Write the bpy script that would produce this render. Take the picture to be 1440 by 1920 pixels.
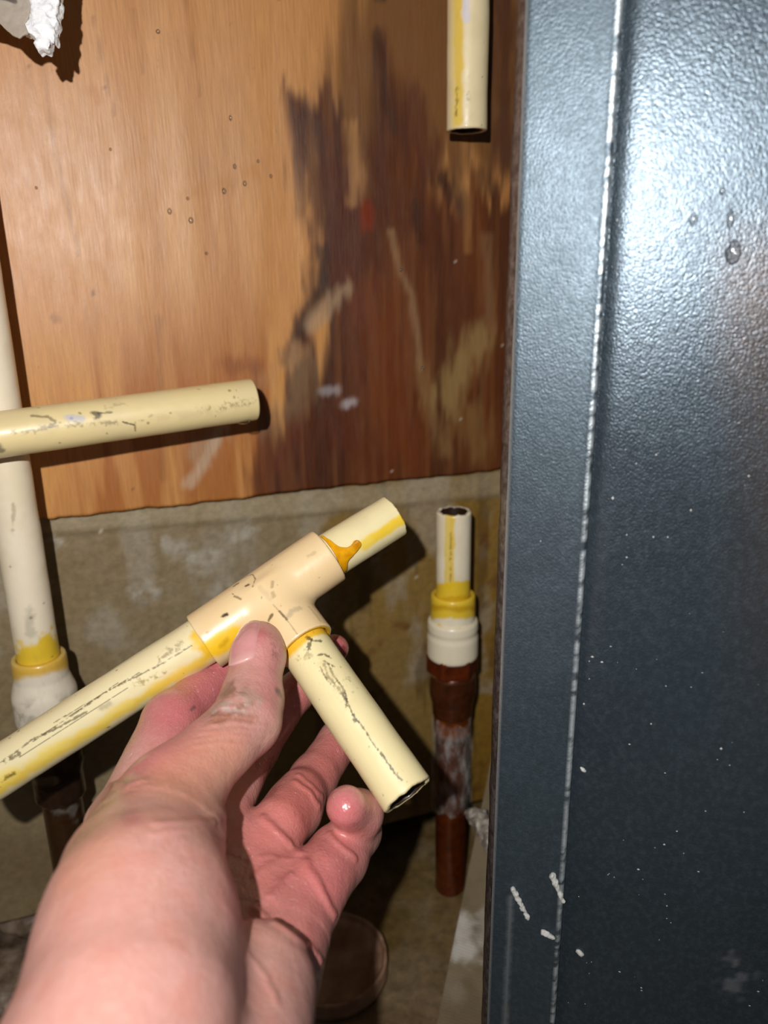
import bpy, math, random
import numpy as np
from mathutils import Vector, Matrix

for o in list(bpy.data.objects):
    bpy.data.objects.remove(o)
SC = bpy.context.scene
COL = SC.collection
random.seed(7)
RNG = np.random.default_rng(11)

# ------------------------------------------------------------------ camera, world, light, exposure
W_PX, H_PX, F = 1440, 1920, 1443.0
CAM_H = 0.44
R3 = Matrix.Rotation(math.radians(90 - 17.6), 3, 'X') @ Matrix.Rotation(math.radians(-1.08), 3, 'Z')
CAM_LOC = Vector((0, 0, CAM_H))
cam = bpy.data.cameras.new('camera')
cam.sensor_fit = 'VERTICAL'; cam.sensor_height = 36.0; cam.sensor_width = 27.0
cam.lens = 36.0 * F / H_PX
cam.clip_start = 0.01; cam.clip_end = 20
cam.dof.use_dof = True; cam.dof.focus_distance = 0.335; cam.dof.aperture_fstop = 7.5
camo = bpy.data.objects.new('camera', cam); COL.objects.link(camo)
camo.matrix_world = Matrix.Translation(CAM_LOC) @ R3.to_4x4()
SC.camera = camo

world = bpy.data.worlds.new('world'); SC.world = world
world.use_nodes = True
world.node_tree.nodes['Background'].inputs[0].default_value = (0.80, 0.74, 0.66, 1)
world.node_tree.nodes['Background'].inputs[1].default_value = 0.075

# the torch lamp of the phone: a little left of and above the lens
fl = bpy.data.lights.new('phone_flash', 'SPOT')
fl.energy = 11.0; fl.color = (1.0, 0.97, 0.93)
fl.shadow_soft_size = 0.004; fl.spot_size = math.radians(140); fl.spot_blend = 1.0
flo = bpy.data.objects.new('phone_flash', fl); COL.objects.link(flo)
flo.matrix_world = (Matrix.Translation(CAM_LOC + R3 @ Vector((-0.042, 0.050, 0.10))) @ R3.to_4x4()
                    @ Matrix.Rotation(math.radians(3), 4, 'X') @ Matrix.Rotation(math.radians(4), 4, 'Y'))
SC.view_settings.view_transform = 'Standard'
SC.view_settings.look = 'None'
SC.view_settings.gamma = 1.0
SC.view_settings.use_curve_mapping = False
SC.view_settings.exposure = 0.0

# ------------------------------------------------------------------ helpers
R3n = np.array(R3); CLn = np.array(CAM_LOC)
def P(px, py, z):                       # a point seen at (px, py), z metres in front of the lens
    return CAM_LOC + R3 @ Vector(((px - 720) / F * z, -(py - 960) / F * z, -z))
def ray(px, py):
    return R3 @ Vector(((px - 720) / F, -(py - 960) / F, -1))
def proj(Wp):                           # world points -> photo pixels and depth
    c = (np.asarray(Wp, float) - CLn) @ R3n
    z = -c[:, 2]
    zz = np.where(z < 0.02, 0.02, z)
    return np.stack([720 + c[:, 0] / zz * F, 960 - c[:, 1] / zz * F], 1), z
def srgb(h):
    v = [int(h[i:i + 2], 16) / 255 for i in (0, 2, 4)]
    return np.array([x / 12.92 if x <= .04045 else ((x + .055) / 1.055) ** 2.4 for x in v])

class Plane:                            # upright plane: azimuth of its normal, distance from the lens, lean in degrees
    def __init__(s, az, d, lean=0.0):
        a, e = math.radians(az), math.radians(lean)
        s.n = Vector((math.sin(a) * math.cos(e), math.cos(a) * math.cos(e), math.sin(e))); s.t = Vector((math.cos(a), -math.sin(a), 0)); s.d = d
        s.v = (-s.n).cross(s.t)
        s.o = CAM_LOC + s.n * d - s.v * CAM_H
        M_ = Matrix((s.t, s.v, -s.n)).transposed().to_4x4(); M_.translation = s.o; s.m = M_  # local: u right, v up, w to the viewer
    def hit(s, px, py, off=0.0):                        # off metres in front of the plane
        r = ray(px, py); k = (s.d - off) / r.dot(s.n)
        return CAM_LOC + r * k
    def uv(s, px, py, off=0.0):
        p = s.hit(px, py, off); return ((p - s.o).dot(s.t), (p - s.o).dot(s.v))
def floor_hit(px, py, h=0.0):
    r = ray(px, py); return CAM_LOC + r * ((h - CAM_H) / r.z)

def _h(ix, iy, iz, s):
    n = (ix * 374761393 + iy * 668265263 + iz * 2147483647 * 3 + s * 974711) & 0xffffffff
    n = ((n ^ (n >> 13)) * 1274126177) & 0xffffffff
    return ((n ^ (n >> 16)) & 0xffff) / 65535.0
def vnoise(p, seed=0):
    i = np.floor(p).astype(np.int64); f = p - i; f = f * f * (3 - 2 * f)
    r = 0
    for a in (0, 1):
        wx = f[:, 0] if a else 1 - f[:, 0]
        for b in (0, 1):
            wy = f[:, 1] if b else 1 - f[:, 1]
            for c in (0, 1):
                wz = f[:, 2] if c else 1 - f[:, 2]
                r = r + wx * wy * wz * _h(i[:, 0] + a, i[:, 1] + b, i[:, 2] + c, seed)
    return r
def fbm(p, seed=0, oct=4):
    r = 0; a = .5; t = 0
    for k in range(oct):
        r = r + a * vnoise(p * (2 ** k) + 17.3 * k, seed + k); t += a; a *= .5
    return r / t
def sstep(a, b, x):
    t = np.clip((x - a) / (b - a + 1e-12), 0, 1); return t * t * (3 - 2 * t)

def link(name, me, mat=None, parent=None, smooth=True, mw=None):
    o = bpy.data.objects.new(name, me); COL.objects.link(o)
    if mat: me.materials.append(mat)
    if smooth: me.polygons.foreach_set('use_smooth', np.ones(len(me.polygons), bool))
    if parent is not None:
        o.parent = parent
        inv = PW[parent.name].inverted()
        o.matrix_basis = inv @ (mw if mw is not None else Matrix.Identity(4))
    elif mw is not None:
        o.matrix_basis = mw
    PW[o.name] = (mw if mw is not None else Matrix.Identity(4)).copy()
    return o
PW = {}
def mesh(name, V, Fc):
    me = bpy.data.meshes.new(name)
    V = np.asarray(V, float)
    me.from_pydata(V.tolist() if len(V) < 10 else V, [], Fc if isinstance(Fc, list) else Fc.tolist())
    me.update(); return me
def tag(o, label=None, cat=None, group=None, kind=None):
    for k, v in (('label', label), ('category', cat), ('group', group), ('kind', kind)):
        if v: o[k] = v
    return o
def empty(name, loc, label, cat, group=None):
    o = bpy.data.objects.new(name, None); COL.objects.link(o)
    o.empty_display_size = .02; o.location = loc; PW[o.name] = Matrix.Translation(loc)
    return tag(o, label, cat, group)
def quads(nu, nv, wrap=False, off=0):   # vertices laid out [i*nu + j]
    i, j = np.meshgrid(np.arange(nv - 1), np.arange(nu if wrap else nu - 1), indexing='ij')
    a = i * nu + j; b = i * nu + (j + 1) % nu
    return np.stack([a, b, b + nu, a + nu], -1).reshape(-1, 4) + off

class Painter:                          # pigment of a surface, kept as a colour attribute
    an = np.ones(3)
    def __init__(s, Wp, color):
        s.W = np.asarray(Wp, float); s.px, s.z = proj(s.W)
        s.c = np.tile(np.append(srgb(color), 0.0), (len(s.W), 1))
    def mix(s, m, color):
        m = m[:, None]; s.c[:, :3] = s.c[:, :3] * (1 - m) + srgb(color) * m
    def hit(s, x, y, rad=6):
        d = np.hypot(s.px[:, 0] - x, s.px[:, 1] - y)
        k = np.where(d < rad)[0]
        if len(k) == 0: return s.W[np.argmin(d)]
        return s.W[k[np.argmin(s.z[k])]]
    def dist(s, pts, rad=6):            # 3D distance to a polyline laid over the surface
        h = [s.hit(x, y, rad) for x, y in pts]
        best = np.full(len(s.W), 9.0)
        if len(h) == 1: return np.linalg.norm(s.W - h[0], axis=1)
        for a, b in zip(h[:-1], h[1:]):
            ab = b - a; t = np.clip((s.W - a) @ ab / (ab @ ab + 1e-12), 0, 1)
            best = np.minimum(best, np.linalg.norm(s.W - (a + t[:, None] * ab), axis=1))
        return best
    def stroke(s, pts, w, color, a=1.0, soft=.6, jag=0.0, freq=300, seed=3, gate=0.0):
        d = s.dist(pts)
        if jag: d = d + (fbm(s.W * s.an * freq, seed, 3) - .5) * 2 * jag
        m = a * (1 - sstep(w * (1 - soft), w * (1 + soft * .3), d))
        if gate: m = m * sstep(gate - .08, gate + .08, fbm(s.W * freq * .6, seed + 9, 3))
        s.mix(m, color); return m
    def poly(s, pts, color, a=1.0, soft=20, jag=0, X=None, seed=5):
        q = s.px + (X if X is not None else 0)
        pts = np.array(pts, float); n = len(pts); ins = np.zeros(len(q), bool); d = np.full(len(q), 1e9)
        for i in range(n):
            p0, p1 = pts[i], pts[(i + 1) % n]; e = p1 - p0
            t = np.clip((q - p0) @ e / (e @ e + 1e-9), 0, 1)
            d = np.minimum(d, np.linalg.norm(q - (p0 + t[:, None] * e), axis=1))
            cr = ((p0[1] > q[:, 1]) != (p1[1] > q[:, 1])) & (q[:, 0] < (p1[0] - p0[0]) * (q[:, 1] - p0[1]) / (p1[1] - p0[1] + 1e-9) + p0[0])
            ins ^= cr
        sd = np.where(ins, -d, d)
        m = a * (1 - sstep(-soft, soft, sd)); s.mix(m, color); return m
    def specks(s, n, r0, r1, color, a=.8, sel=None):
        ix = np.where(sel)[0] if sel is not None else np.arange(len(s.W))
        for k in RNG.choice(ix, n):
            p = s.W[k]; near = np.where(np.abs(s.W - p).max(1) < r1 * 3)[0]
            q = s.W[near] - p; r = RNG.uniform(r0, r1)
            m = a * (1 - sstep(r * .5, r * 1.1, np.linalg.norm(q * RNG.uniform(.6, 1.6, 3), axis=1)))
            s.c[near, :3] = s.c[near, :3] * (1 - m[:, None]) + srgb(color) * m[:, None]
    def write(s, me):
        at = me.color_attributes.new('Col', 'FLOAT_COLOR', 'POINT')
        at.data.foreach_set('color', np.clip(s.c, 0, 1).astype(np.float32).ravel())

# ---- signed distance shapes meshed by surface nets
def cone(p, a, b, ra, rb):
    a = np.array(a); b = np.array(b); ab = b - a
    t = np.clip((p - a) @ ab / (ab @ ab + 1e-12), 0, 1)
    return np.linalg.norm(p - (a + t[..., None] * ab), axis=-1) - (ra + t * (rb - ra))
def smin(a, b, k):
    h = np.clip(.5 + .5 * (b - a) / k, 0, 1); return b * (1 - h) + a * h - k * h * (1 - h)
def nets(fn, lo, hi, h):
    lo = np.array(lo, float); n = np.ceil((np.array(hi) - lo) / h).astype(int) + 1
    ax = [lo[i] + h * np.arange(n[i]) for i in range(3)]
    V = fn(ax).astype(np.float32)
    S = V < 0
    cnt = np.zeros(n - 1, np.int8); acc = np.zeros(tuple(n - 1) + (3,), np.float32)
    for axis in range(3):
        sl0 = [slice(None)] * 3; sl1 = [slice(None)] * 3
        sl0[axis] = slice(0, -1); sl1[axis] = slice(1, None)
        A, B = V[tuple(sl0)], V[tuple(sl1)]
        cr = (A < 0) != (B < 0)
        t = np.where(cr, A / np.where(cr, A - B, 1), 0)
        o1, o2 = [k for k in range(3) if k != axis]
        for d1 in (0, 1):
            for d2 in (0, 1):
                sl = [slice(None)] * 3
                sl[o1] = slice(d1, n[o1] - 1 + d1); sl[o2] = slice(d2, n[o2] - 1 + d2)
                c = cr[tuple(sl)]
                cnt += c
                acc[..., axis] += np.where(c, t[tuple(sl)], 0)
                if d1: acc[..., o1] += c
                if d2: acc[..., o2] += c
    act = cnt > 0
    idx = -np.ones(tuple(n - 1), np.int64); idx[act] = np.arange(act.sum())
    cells = np.argwhere(act)
    Vt = lo + h * (cells + acc[act] / cnt[act][:, None])
    Fs = []
    for axis in range(3):
        o1, o2 = [(1, 2), (2, 0), (0, 1)][axis]
        sl0 = [slice(None)] * 3; sl1 = [slice(None)] * 3
        sl0[axis] = slice(0, -1); sl1[axis] = slice(1, None)
        cr = S[tuple(sl0)] != S[tuple(sl1)]
        e = np.argwhere(cr)
        e = e[(e[:, o1] > 0) & (e[:, o2] > 0) & (e[:, o1] < n[o1] - 1) & (e[:, o2] < n[o2] - 1)]
        ins = S[tuple(e.T)]
        def g(d1, d2):
            q = e.copy(); q[:, o1] -= d1; q[:, o2] -= d2; return idx[tuple(q.T)]
        f = np.stack([g(1, 1), g(0, 1), g(0, 0), g(1, 0)], 1)
        f[ins] = f[ins][:, ::-1]
        Fs.append(f)
    return Vt, np.concatenate(Fs)
def sub(ax, lo, hi):                    # index ranges and points of a sub-box
    r = [slice(max(0, int(np.searchsorted(ax[i], lo[i])) - 1), int(np.searchsorted(ax[i], hi[i])) + 1) for i in range(3)]
    g = np.stack(np.meshgrid(*[ax[i][r[i]] for i in range(3)], indexing='ij'), -1)
    return tuple(r), g
def prim_box(a, b, ra, rb, m):
    a, b = np.array(a), np.array(b)
    return np.minimum(a - ra, b - rb) - m, np.maximum(a + ra, b + rb) + m

def axis_frame(p0, p1):                 # local z along the axis, local x towards the camera
    p0 = Vector(p0); p1 = Vector(p1); z = (p1 - p0).normalized()
    x = (CAM_LOC - (p0 + p1) / 2); x = (x - z * x.dot(z)).normalized(); y = z.cross(x)
    return Matrix(((x.x, y.x, z.x, p0.x), (x.y, y.y, z.y, p0.y), (x.z, y.z, z.z, p0.z), (0, 0, 0, 1)))
def lathe(profile, seg=48, step=None, rough=0, seed=1):
    pr = [np.array(profile[0], float)]
    for a, b in zip(profile[:-1], profile[1:]):
        a = np.array(a, float); b = np.array(b, float)
        k = max(1, int(np.ceil(np.linalg.norm(b - a) / step))) if step else 1
        for i in range(1, k + 1): pr.append(a + (b - a) * i / k)
    pr = np.array(pr); th = np.linspace(0, 2 * math.pi, seg, endpoint=False)
    V = np.stack([pr[:, None, 0] * np.cos(th), pr[:, None, 0] * np.sin(th), np.repeat(pr[:, 1:2], seg, 1)], -1).reshape(-1, 3)
    if rough:
        nrm = V * np.array([1, 1, 0]); nrm /= np.linalg.norm(nrm, axis=1)[:, None] + 1e-9
        V = V + nrm * ((fbm(V * 180, seed, 3) - .5) * 2 * rough)[:, None]
    return V, quads(seg, len(pr), True)
def apply(m, V):
    a = np.array(m); return V @ a[:3, :3].T + a[:3, 3]

# ---- materials
def nd(nt, typ, props=None, **ins):
    n = nt.nodes.new(typ)
    for k, v in (props or {}).items(): setattr(n, k, v)
    for k, v in ins.items():
        k = k.replace('_', ' ')
        s = n.inputs[int(k[1:])] if k[0] == 'i' and k[1:].isdigit() else n.inputs[k]
        if isinstance(v, bpy.types.NodeSocket): nt.links.new(v, s)
        else: s.default_value = v
    return n
def new_mat(name, **ins):
    m = bpy.data.materials.new(name); m.use_nodes = True; nt = m.node_tree
    b = nt.nodes['Principled BSDF']
    for k, v in ins.items():
        s = b.inputs[k.replace('_', ' ')]
        s.default_value = tuple(v) + (1,) if k.endswith('Color') and len(v) == 3 else v
    return m, nt, b
def mth(nt, op, a, b=0.0, c=None):
    n = nd(nt, 'ShaderNodeMath', {'operation': op}, i0=a, i1=b)
    if c is not None: n.inputs[2].default_value = c
    return n.outputs[0]
def coords(nt, scale=(1, 1, 1)):
    tc = nd(nt, 'ShaderNodeTexCoord')
    return nd(nt, 'ShaderNodeMapping', None, Vector=tc.outputs['Object'], Scale=scale).outputs[0]
def noise(nt, vec, scale, detail=4, rough=.55, dist=0.0):
    return nd(nt, 'ShaderNodeTexNoise', None, Vector=vec, Scale=scale, Detail=detail, Roughness=rough, Distortion=dist).outputs[0]
def ramp(nt, fac, lo, hi, a=0.0, b=1.0):
    return nd(nt, 'ShaderNodeMapRange', None, Value=fac, From_Min=lo, From_Max=hi, To_Min=a, To_Max=b).outputs[0]
def mixc(nt, fac, a, b, mode='MIX'):
    n = nt.nodes.new('ShaderNodeMix'); n.data_type = 'RGBA'; n.blend_type = mode
    for s, v in ((n.inputs[0], fac), (n.inputs[6], a), (n.inputs[7], b)):
        if isinstance(v, bpy.types.NodeSocket): nt.links.new(v, s)
        elif s.type == 'RGBA': s.default_value = tuple(v) + (1,) if len(v) == 3 else v
        else: s.default_value = v
    return n.outputs[2]
def bump(nt, b, h, strength, dist, prev=None):
    n = nd(nt, 'ShaderNodeBump', None, Height=h, Strength=strength, Distance=dist)
    if prev is not None: nt.links.new(prev, n.inputs['Normal'])
    nt.links.new(n.outputs[0], b.inputs['Normal']); return n.outputs[0]

def pvc_mat(name, rough=.38, dirt=.35, coat=.25):
    m, nt, b = new_mat(name, Roughness=rough, Coat_Weight=coat, Coat_Roughness=.15)
    b.inputs['Specular IOR Level'].default_value = .45
    at = nd(nt, 'ShaderNodeVertexColor', {'layer_name': 'Col'})
    v = coords(nt); vs = coords(nt, (1, 1, .25))
    d1 = ramp(nt, noise(nt, vs, 120, 6, .7), .60, .74)
    d2 = ramp(nt, noise(nt, v, 900, 3, .6), .66, .74)
    d3 = ramp(nt, noise(nt, v, 45, 4), .35, .65)
    f = mth(nt, 'MULTIPLY', mth(nt, 'MAXIMUM', mth(nt, 'MULTIPLY', d1, d3), mth(nt, 'MULTIPLY', d2, .5)), dirt)
    c = mixc(nt, f, at.outputs[0], tuple(srgb('6a5f4a')))
    nt.links.new(c, b.inputs['Base Color'])
    nt.links.new(ramp(nt, noise(nt, v, 150, 3), .3, .7, rough - .1, rough + .14), b.inputs['Roughness'])
    bump(nt, b, noise(nt, vs, 260, 4), .12, .0006)
    return m
MAT_PIPE = pvc_mat('cream_cpvc')
MAT_TEE = pvc_mat('moulded_cpvc', .34, .10, .35)
MAT_GLUE, _nt, _b = new_mat('orange_primer', Base_Color=srgb('d99a08'), Roughness=.12, Coat_Weight=.6)
_nt.links.new(mixc(_nt, ramp(_nt, noise(_nt, coords(_nt), 200), .35, .7), tuple(srgb('e0a010')), tuple(srgb('b87806'))), _b.inputs['Base Color'])

# ------------------------------------------------------------------ large structure
AZ = -19.0
WOOD = Plane(AZ, 0.455); LOW = Plane(AZ, 0.462)
# floor
def grid_mesh(name, m, u0, u1, v0, v1, st, hfun=None):
    nu = int((u1 - u0) / st) + 1; nv = int((v1 - v0) / st) + 1
    vv, uu = np.meshgrid(np.linspace(v0, v1, nv), np.linspace(u0, u1, nu), indexing='ij')
    V = np.stack([uu.ravel(), vv.ravel(), np.zeros(uu.size)], 1)
    if hfun: V[:, 2] = hfun(V)
    return mesh(name, V, quads(nu, nv)), V, apply(m, V)
FM = Matrix(((WOOD.t.x, WOOD.n.x, 0, 0), (WOOD.t.y, WOOD.n.y, 0, 0), (0, 0, 1, 0), (0, 0, 0, 1)))
fme, fV, fW = grid_mesh('floor', FM, -.55, .55, -.05, .62, .0022,
                        lambda V: (fbm(V * 14, 2, 4) - .5) * .006 + (fbm(V * 90, 4, 3) - .5) * .0012)
pt = Painter(fW, '86704a')
pt.mix(sstep(.40, .65, fbm(fW * 22, 31, 4)) * .6, '664e24')
pt.mix(sstep(.5, .7, fbm(fW * 40, 33, 4)) * .45, '9a886c')
pt.poly([(560, 1780), (720, 1860), (930, 1760), (960, 1990), (400, 1990)], '8a7560', .55, 60)
pt.poly([(-200, 1700), (110, 1690), (110, 2000), (-200, 2000)], '7f6c5c', .7, 40)
pt.write(fme)
mF, nt, b = new_mat('wet_floor', Roughness=.4)
at = nd(nt, 'ShaderNodeVertexColor', {'layer_name': 'Col'})
v = coords(nt); nz = noise(nt, v, 130, 6, .65)
nt.links.new(mixc(nt, ramp(nt, nz, .3, .7, 0, .55), at.outputs[0], tuple(srgb('2c2212'))), b.inputs['Base Color'])
nt.links.new(ramp(nt, noise(nt, v, 40), .35, .65, .25, .6), b.inputs['Roughness'])
bump(nt, b, nz, .3, .002)
tag(link('floor', fme, mF, mw=FM), kind='structure')

# lower wall and the dark recess below and behind it
gap_z = LOW.uv(760, 1535)[1]
lme, lV, lW = grid_mesh('wall_back', LOW.m, -.48, .58, gap_z, .60, .002,
                        lambda V: (fbm(V * 9, 6, 4) - .5) * .004 + (fbm(V * 120, 8, 3) - .5) * .0006)
pt = Painter(lW, '8d7d60')
strk = (fbm(lV * np.array([70, 7, 1]), 12, 4) - .5) * 90
X = np.stack([strk, strk * 1.5], 1)
pt.mix(sstep(.35, .7, fbm(lV * 18, 41, 4)) * .5, '7f6c4c')
pt.poly([(560, 880), (1000, 820), (1000, 1700), (480, 1800), (520, 1300), (640, 1130)], '86692f', .8, 60, X=X)
pt.poly([(780, 930), (1000, 900), (1000, 1700), (860, 1700), (880, 1200)], '86631c', .75, 35, X=X)
pt.mix(sstep(.52, .68, fbm(lV * np.array([55, 30, 1]), 44, 5)) * .5 * (pt.px[:, 1] < 1300), 'a39a8a')
pt.mix(sstep(.60, .70, fbm(lV * np.array([90, 12, 1]), 47, 5)) * .5 * (pt.px[:, 0] > 560), '4a2f10')
pt.mix(sstep(.62, .72, fbm(lV * 60, 49, 5)) * .6 * (pt.px[:, 0] > 560) * (pt.px[:, 1] > 1000), '5c3210')
for q, r in (([(400, 1010), (412, 1032)], .006), ([(440, 1005), (470, 995)], .006), ([(345, 1045), (380, 1060)], .010),
             ([(300, 1010), (330, 1020)], .006), ([(420, 1120), (450, 1135)], .012), ([(250, 1120), (300, 1110)], .008),
             ([(100, 1000), (110, 1012)], .006), ([(700, 1050), (720, 1030)], .006)):
    pt.stroke(q, r, 'b9b4a8', .55, .9, .006, 240, gate=.5)
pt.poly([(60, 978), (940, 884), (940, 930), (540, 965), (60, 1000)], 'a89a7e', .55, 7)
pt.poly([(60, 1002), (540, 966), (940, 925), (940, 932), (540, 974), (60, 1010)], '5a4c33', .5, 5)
pt.specks(70, .0006, .0016, 'c9c0b0', .7)
pt.poly([(-200, 1560), (120, 1560), (120, 1660), (-200, 1660)], '6a5740', .5, 40)
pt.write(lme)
mL, nt, b = new_mat('wet_board', Roughness=.45)
at = nd(nt, 'ShaderNodeVertexColor', {'layer_name': 'Col'})
v = coords(nt); nz = noise(nt, v, 190, 6, .65); vs = coords(nt, (1, .18, 1))
nt.links.new(mixc(nt, ramp(nt, nz, .35, .75, 0, .4), at.outputs[0], tuple(srgb('3a2f1c'))), b.inputs['Base Color'])
nt.links.new(ramp(nt, noise(nt, vs, 60), .35, .65, .28, .6), b.inputs['Roughness'])
bump(nt, b, nz, .35, .0012)
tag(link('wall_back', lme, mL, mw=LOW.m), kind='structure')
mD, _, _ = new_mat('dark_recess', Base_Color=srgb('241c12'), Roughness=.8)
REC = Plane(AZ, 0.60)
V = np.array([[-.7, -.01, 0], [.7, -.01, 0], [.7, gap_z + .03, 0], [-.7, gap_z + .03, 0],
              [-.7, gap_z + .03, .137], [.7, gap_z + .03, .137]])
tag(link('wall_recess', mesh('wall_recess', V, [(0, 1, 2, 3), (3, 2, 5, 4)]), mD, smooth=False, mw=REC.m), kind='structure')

# plywood sheet
eb = [WOOD.uv(x, y)[1] for x, y in ((80, 973), (500, 928), (940, 880))]
ply_z = sum(eb) / 3
nu, nv = 620, 470
us = np.linspace(-.44, .56, nu); vs_ = np.linspace(ply_z, ply_z + .72, nv)
vv, uu = np.meshgrid(vs_, us, indexing='ij')
edge = .5 * (fbm(np.stack([us * 120, us * 0, us * 0], 1), 77, 4) - .5) * .006
vv = vv + edge[None, :] * np.clip(1 - (vv - ply_z) / .02, 0, 1)
V = np.stack([uu.ravel(), vv.ravel(), (fbm(np.stack([uu.ravel() * 60, vv.ravel() * 6, uu.ravel() * 0], 1), 3, 3) - .5) * .0008], 1)
Vb = V[:nu].copy(); Vb[:, 2] -= .0065
Vall = np.concatenate([V, Vb])
n0 = len(V); fc = quads(nu, nv)
rim = np.stack([np.arange(nu - 1) + n0, np.arange(1, nu) + n0, np.arange(1, nu), np.arange(nu - 1)], 1)
wme = mesh('plywood_sheet', Vall, np.concatenate([fc, rim]))
wW = apply(WOOD.m, Vall)
pt = Painter(wW, 'bb8248'); pt.an = np.array([1, 1, .16])
uvw = np.stack([Vall[:, 0], Vall[:, 1], Vall[:, 2] * 0], 1)
uvw[:, 0] += uvw[:, 1] * .0
g1 = fbm(uvw * np.array([75, 5, 1]), 21, 4); g2 = fbm(uvw * np.array([240, 10, 1]), 22, 4); g3 = fbm(uvw * np.array([28, 4, 1]), 23, 3)
pt.mix(sstep(.40, .62, g3) * .55, 'a56d3a')
pt.mix(sstep(.45, .7, g1) * .5, 'c8945a')
low = sstep(480, 760, pt.px[:, 1] + (g3 - .5) * 250)
pt.mix(low * sstep(.45, .55, g1) * .75, '96541c')
pt.mix(low * sstep(.42, .36, g1) * .6, 'c8914d')
pt.mix(sstep(420, 300, pt.px[:, 1]) * .35, 'a9784a')
s1 = (g1 - .5) * 150; s2 = (g2 - .5) * 70
X = np.stack([s1 + s2, (g2 - .5) * 160], 1)
# dark soaked right part
pt.poly([(650, -60), (1010, -60), (1010, 320), (760, 330), (640, 330), (590, 230)], '5c3c1e', .85, 45, X=X)
m = pt.poly([(560, 190), (625, 200), (660, 330), (700, 330), (690, 250), (690, 60), (730, 90), (790, 260), (840, 380), (1010, 340), (1010, 1000), (500, 1000),
         (470, 880), (520, 760), (560, 640), (600, 560), (606, 480), (590, 360)], '3e1b0a', .97, 26, X=X * 1.1)
pt.mix(m * sstep(.48, .6, g1) * .5, '6a3614')
pt.mix(m * sstep(.5, .38, g3) * .6, '35150b')
pt.mix(m * sstep(.55, .68, g2) * .3, '8a5630')
for q, w, c, a in (
    ([(575, 230), (600, 380), (618, 470), (606, 540)], .011, '361a14', .9), ([(640, 340), (660, 440), (640, 520)], .012, '4a1f12', .8), ([(720, 300), (760, 420)], .014, '45200f', .7),
    ([(950, 0), (952, 300)], .010, '3a1c18', .8), ([(800, 420), (860, 560), (870, 660)], .016, '4a2010', .7), ([(700, 560), (740, 760), (760, 850)], .016, '6a2f0e', .6), ([(640, 800), (700, 870)], .014, '4f1f0c', .7),
    ([(610, 470), (605, 545), (570, 610), (540, 680)], .004, '1f120c', .9),
    ([(708, 70), (722, 160), (740, 240)], .004, '33201a', .85),
    ([(770, 180), (800, 280), (845, 370), (860, 400)], .008, '4a2016', .85),
    ([(830, 340), (862, 385)], .007, '20140f', .8),
    ([(905, 330), (925, 360)], .006, '2a1b14', .7),
    ([(785, 390), (790, 450)], .004, '2a1a12', .7),
    ([(688, 395), (690, 425)], .005, '7a2408', .8),
    ([(660, 240), (676, 330), (668, 380)], .0045, 'a87a4c', .75),
    ([(870, 270), (880, 400), (882, 470)], .003, 'a07040', .6),
    ([(735, 440), (752, 505), (775, 560), (792, 690)], .0028, '8b6c4c', .75),
    ([(792, 690), (812, 760), (836, 850)], .006, '86663f', .7),
    ([(650, 545), (588, 615)], .005, 'a08568', .8),
    ([(575, 680), (560, 760), (520, 800)], .010, '8f7452', .55),
    ([(895, 650), (850, 740)], .013, '9c8250', .75),
    ([(890, 780), (900, 850)], .013, '84643a', .7),
    ([(915, 450), (925, 620)], .004, '8f6b48', .5),
    ([(430, 690), (480, 690)], .006, '7a3d14', .7),
    ([(560, 660), (500, 720)], .006, 'b08358', .5),
    ([(550, 800), (520, 880)], .011, '5a2410', .7),
    ([(425, 800), (360, 910)], .0035, 'cbb9a0', .6),
    ([(410, 810), (375, 850)], .008, 'a48f76', .6),
    ([(610, 735), (635, 730)], .003, 'b9b2b4', .5), ([(655, 760), (662, 758)], .003, 'c9c2c4', .6),
    ([(712, -8), (722, -4)], .003, '15100c', .95),
    ([(300, 600), (310, 900)], .002, '7a4a20', .4),
    ([(60, 0), (100, 260), (150, 480)], .0008, '7c5028', .5), ([(350, 0), (375, 180)], .0006, '7c5028', .5),
    ([(180, 30), (215, 220)], .0006, '6c4520', .5), ([(250, 20), (270, 140)], .0006, '7c5028', .45),
    ([(180, 175), (190, 190)], .003, 'a8661c', .8), ([(415, 345), (430, 350)], .005, 'a8702c', .7), ([(365, 365), (375, 360)], .003, 'a8702c', .6),
    ([(465, 325), (472, 325)], .004, 'b0742c', .6), ([(215, 340), (220, 350)], .002, 'a8661c', .7),
    ([(100, 595), (104, 605)], .0025, '7a4520', .7), ([(178, 548), (180, 551)], .0015, '5a3018', .8)):
    pt.stroke(q, w * 1.15, c, a * .85, .95, w * 1.1, 330)
pt.specks(60, .0005, .0012, '6e421c', .7)
pt.specks(14, .0005, .0011, 'c9bfb0', .6, (pt.px[:, 0] > 480) & (pt.px[:, 1] > 450))
pt.c[:, 3] = np.clip(sstep(650, 480, pt.px[:, 0] + s1) * sstep(760, 480, pt.px[:, 1]), 0, 1)
pt.write(wme)
mW, nt, b = new_mat('plywood', Roughness=.4)
at = nd(nt, 'ShaderNodeVertexColor', {'layer_name': 'Col'})
v = coords(nt, (1, .06, 1)); v2 = coords(nt, (1, .35, 1))
fine = noise(nt, v, 900, 5, .6); pore = noise(nt, v2, 650, 4, .7)
c = mixc(nt, ramp(nt, fine, .38, .68, 0, .26), at.outputs[0], tuple(srgb('6b3c14')))
c = mixc(nt, ramp(nt, pore, .64, .72, 0, .35), c, tuple(srgb('4a2810')))
nt.links.new(c, b.inputs['Base Color'])
nt.links.new(mth(nt, 'ADD', ramp(nt, noise(nt, v2, 160, 5), .3, .7, .36, .46), mth(nt, 'MULTIPLY', at.outputs[1], .02)), b.inputs['Roughness'])
bump(nt, b, mth(nt, 'ADD', mth(nt, 'MULTIPLY', pore, .4), fine), .22, .0006)
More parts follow.
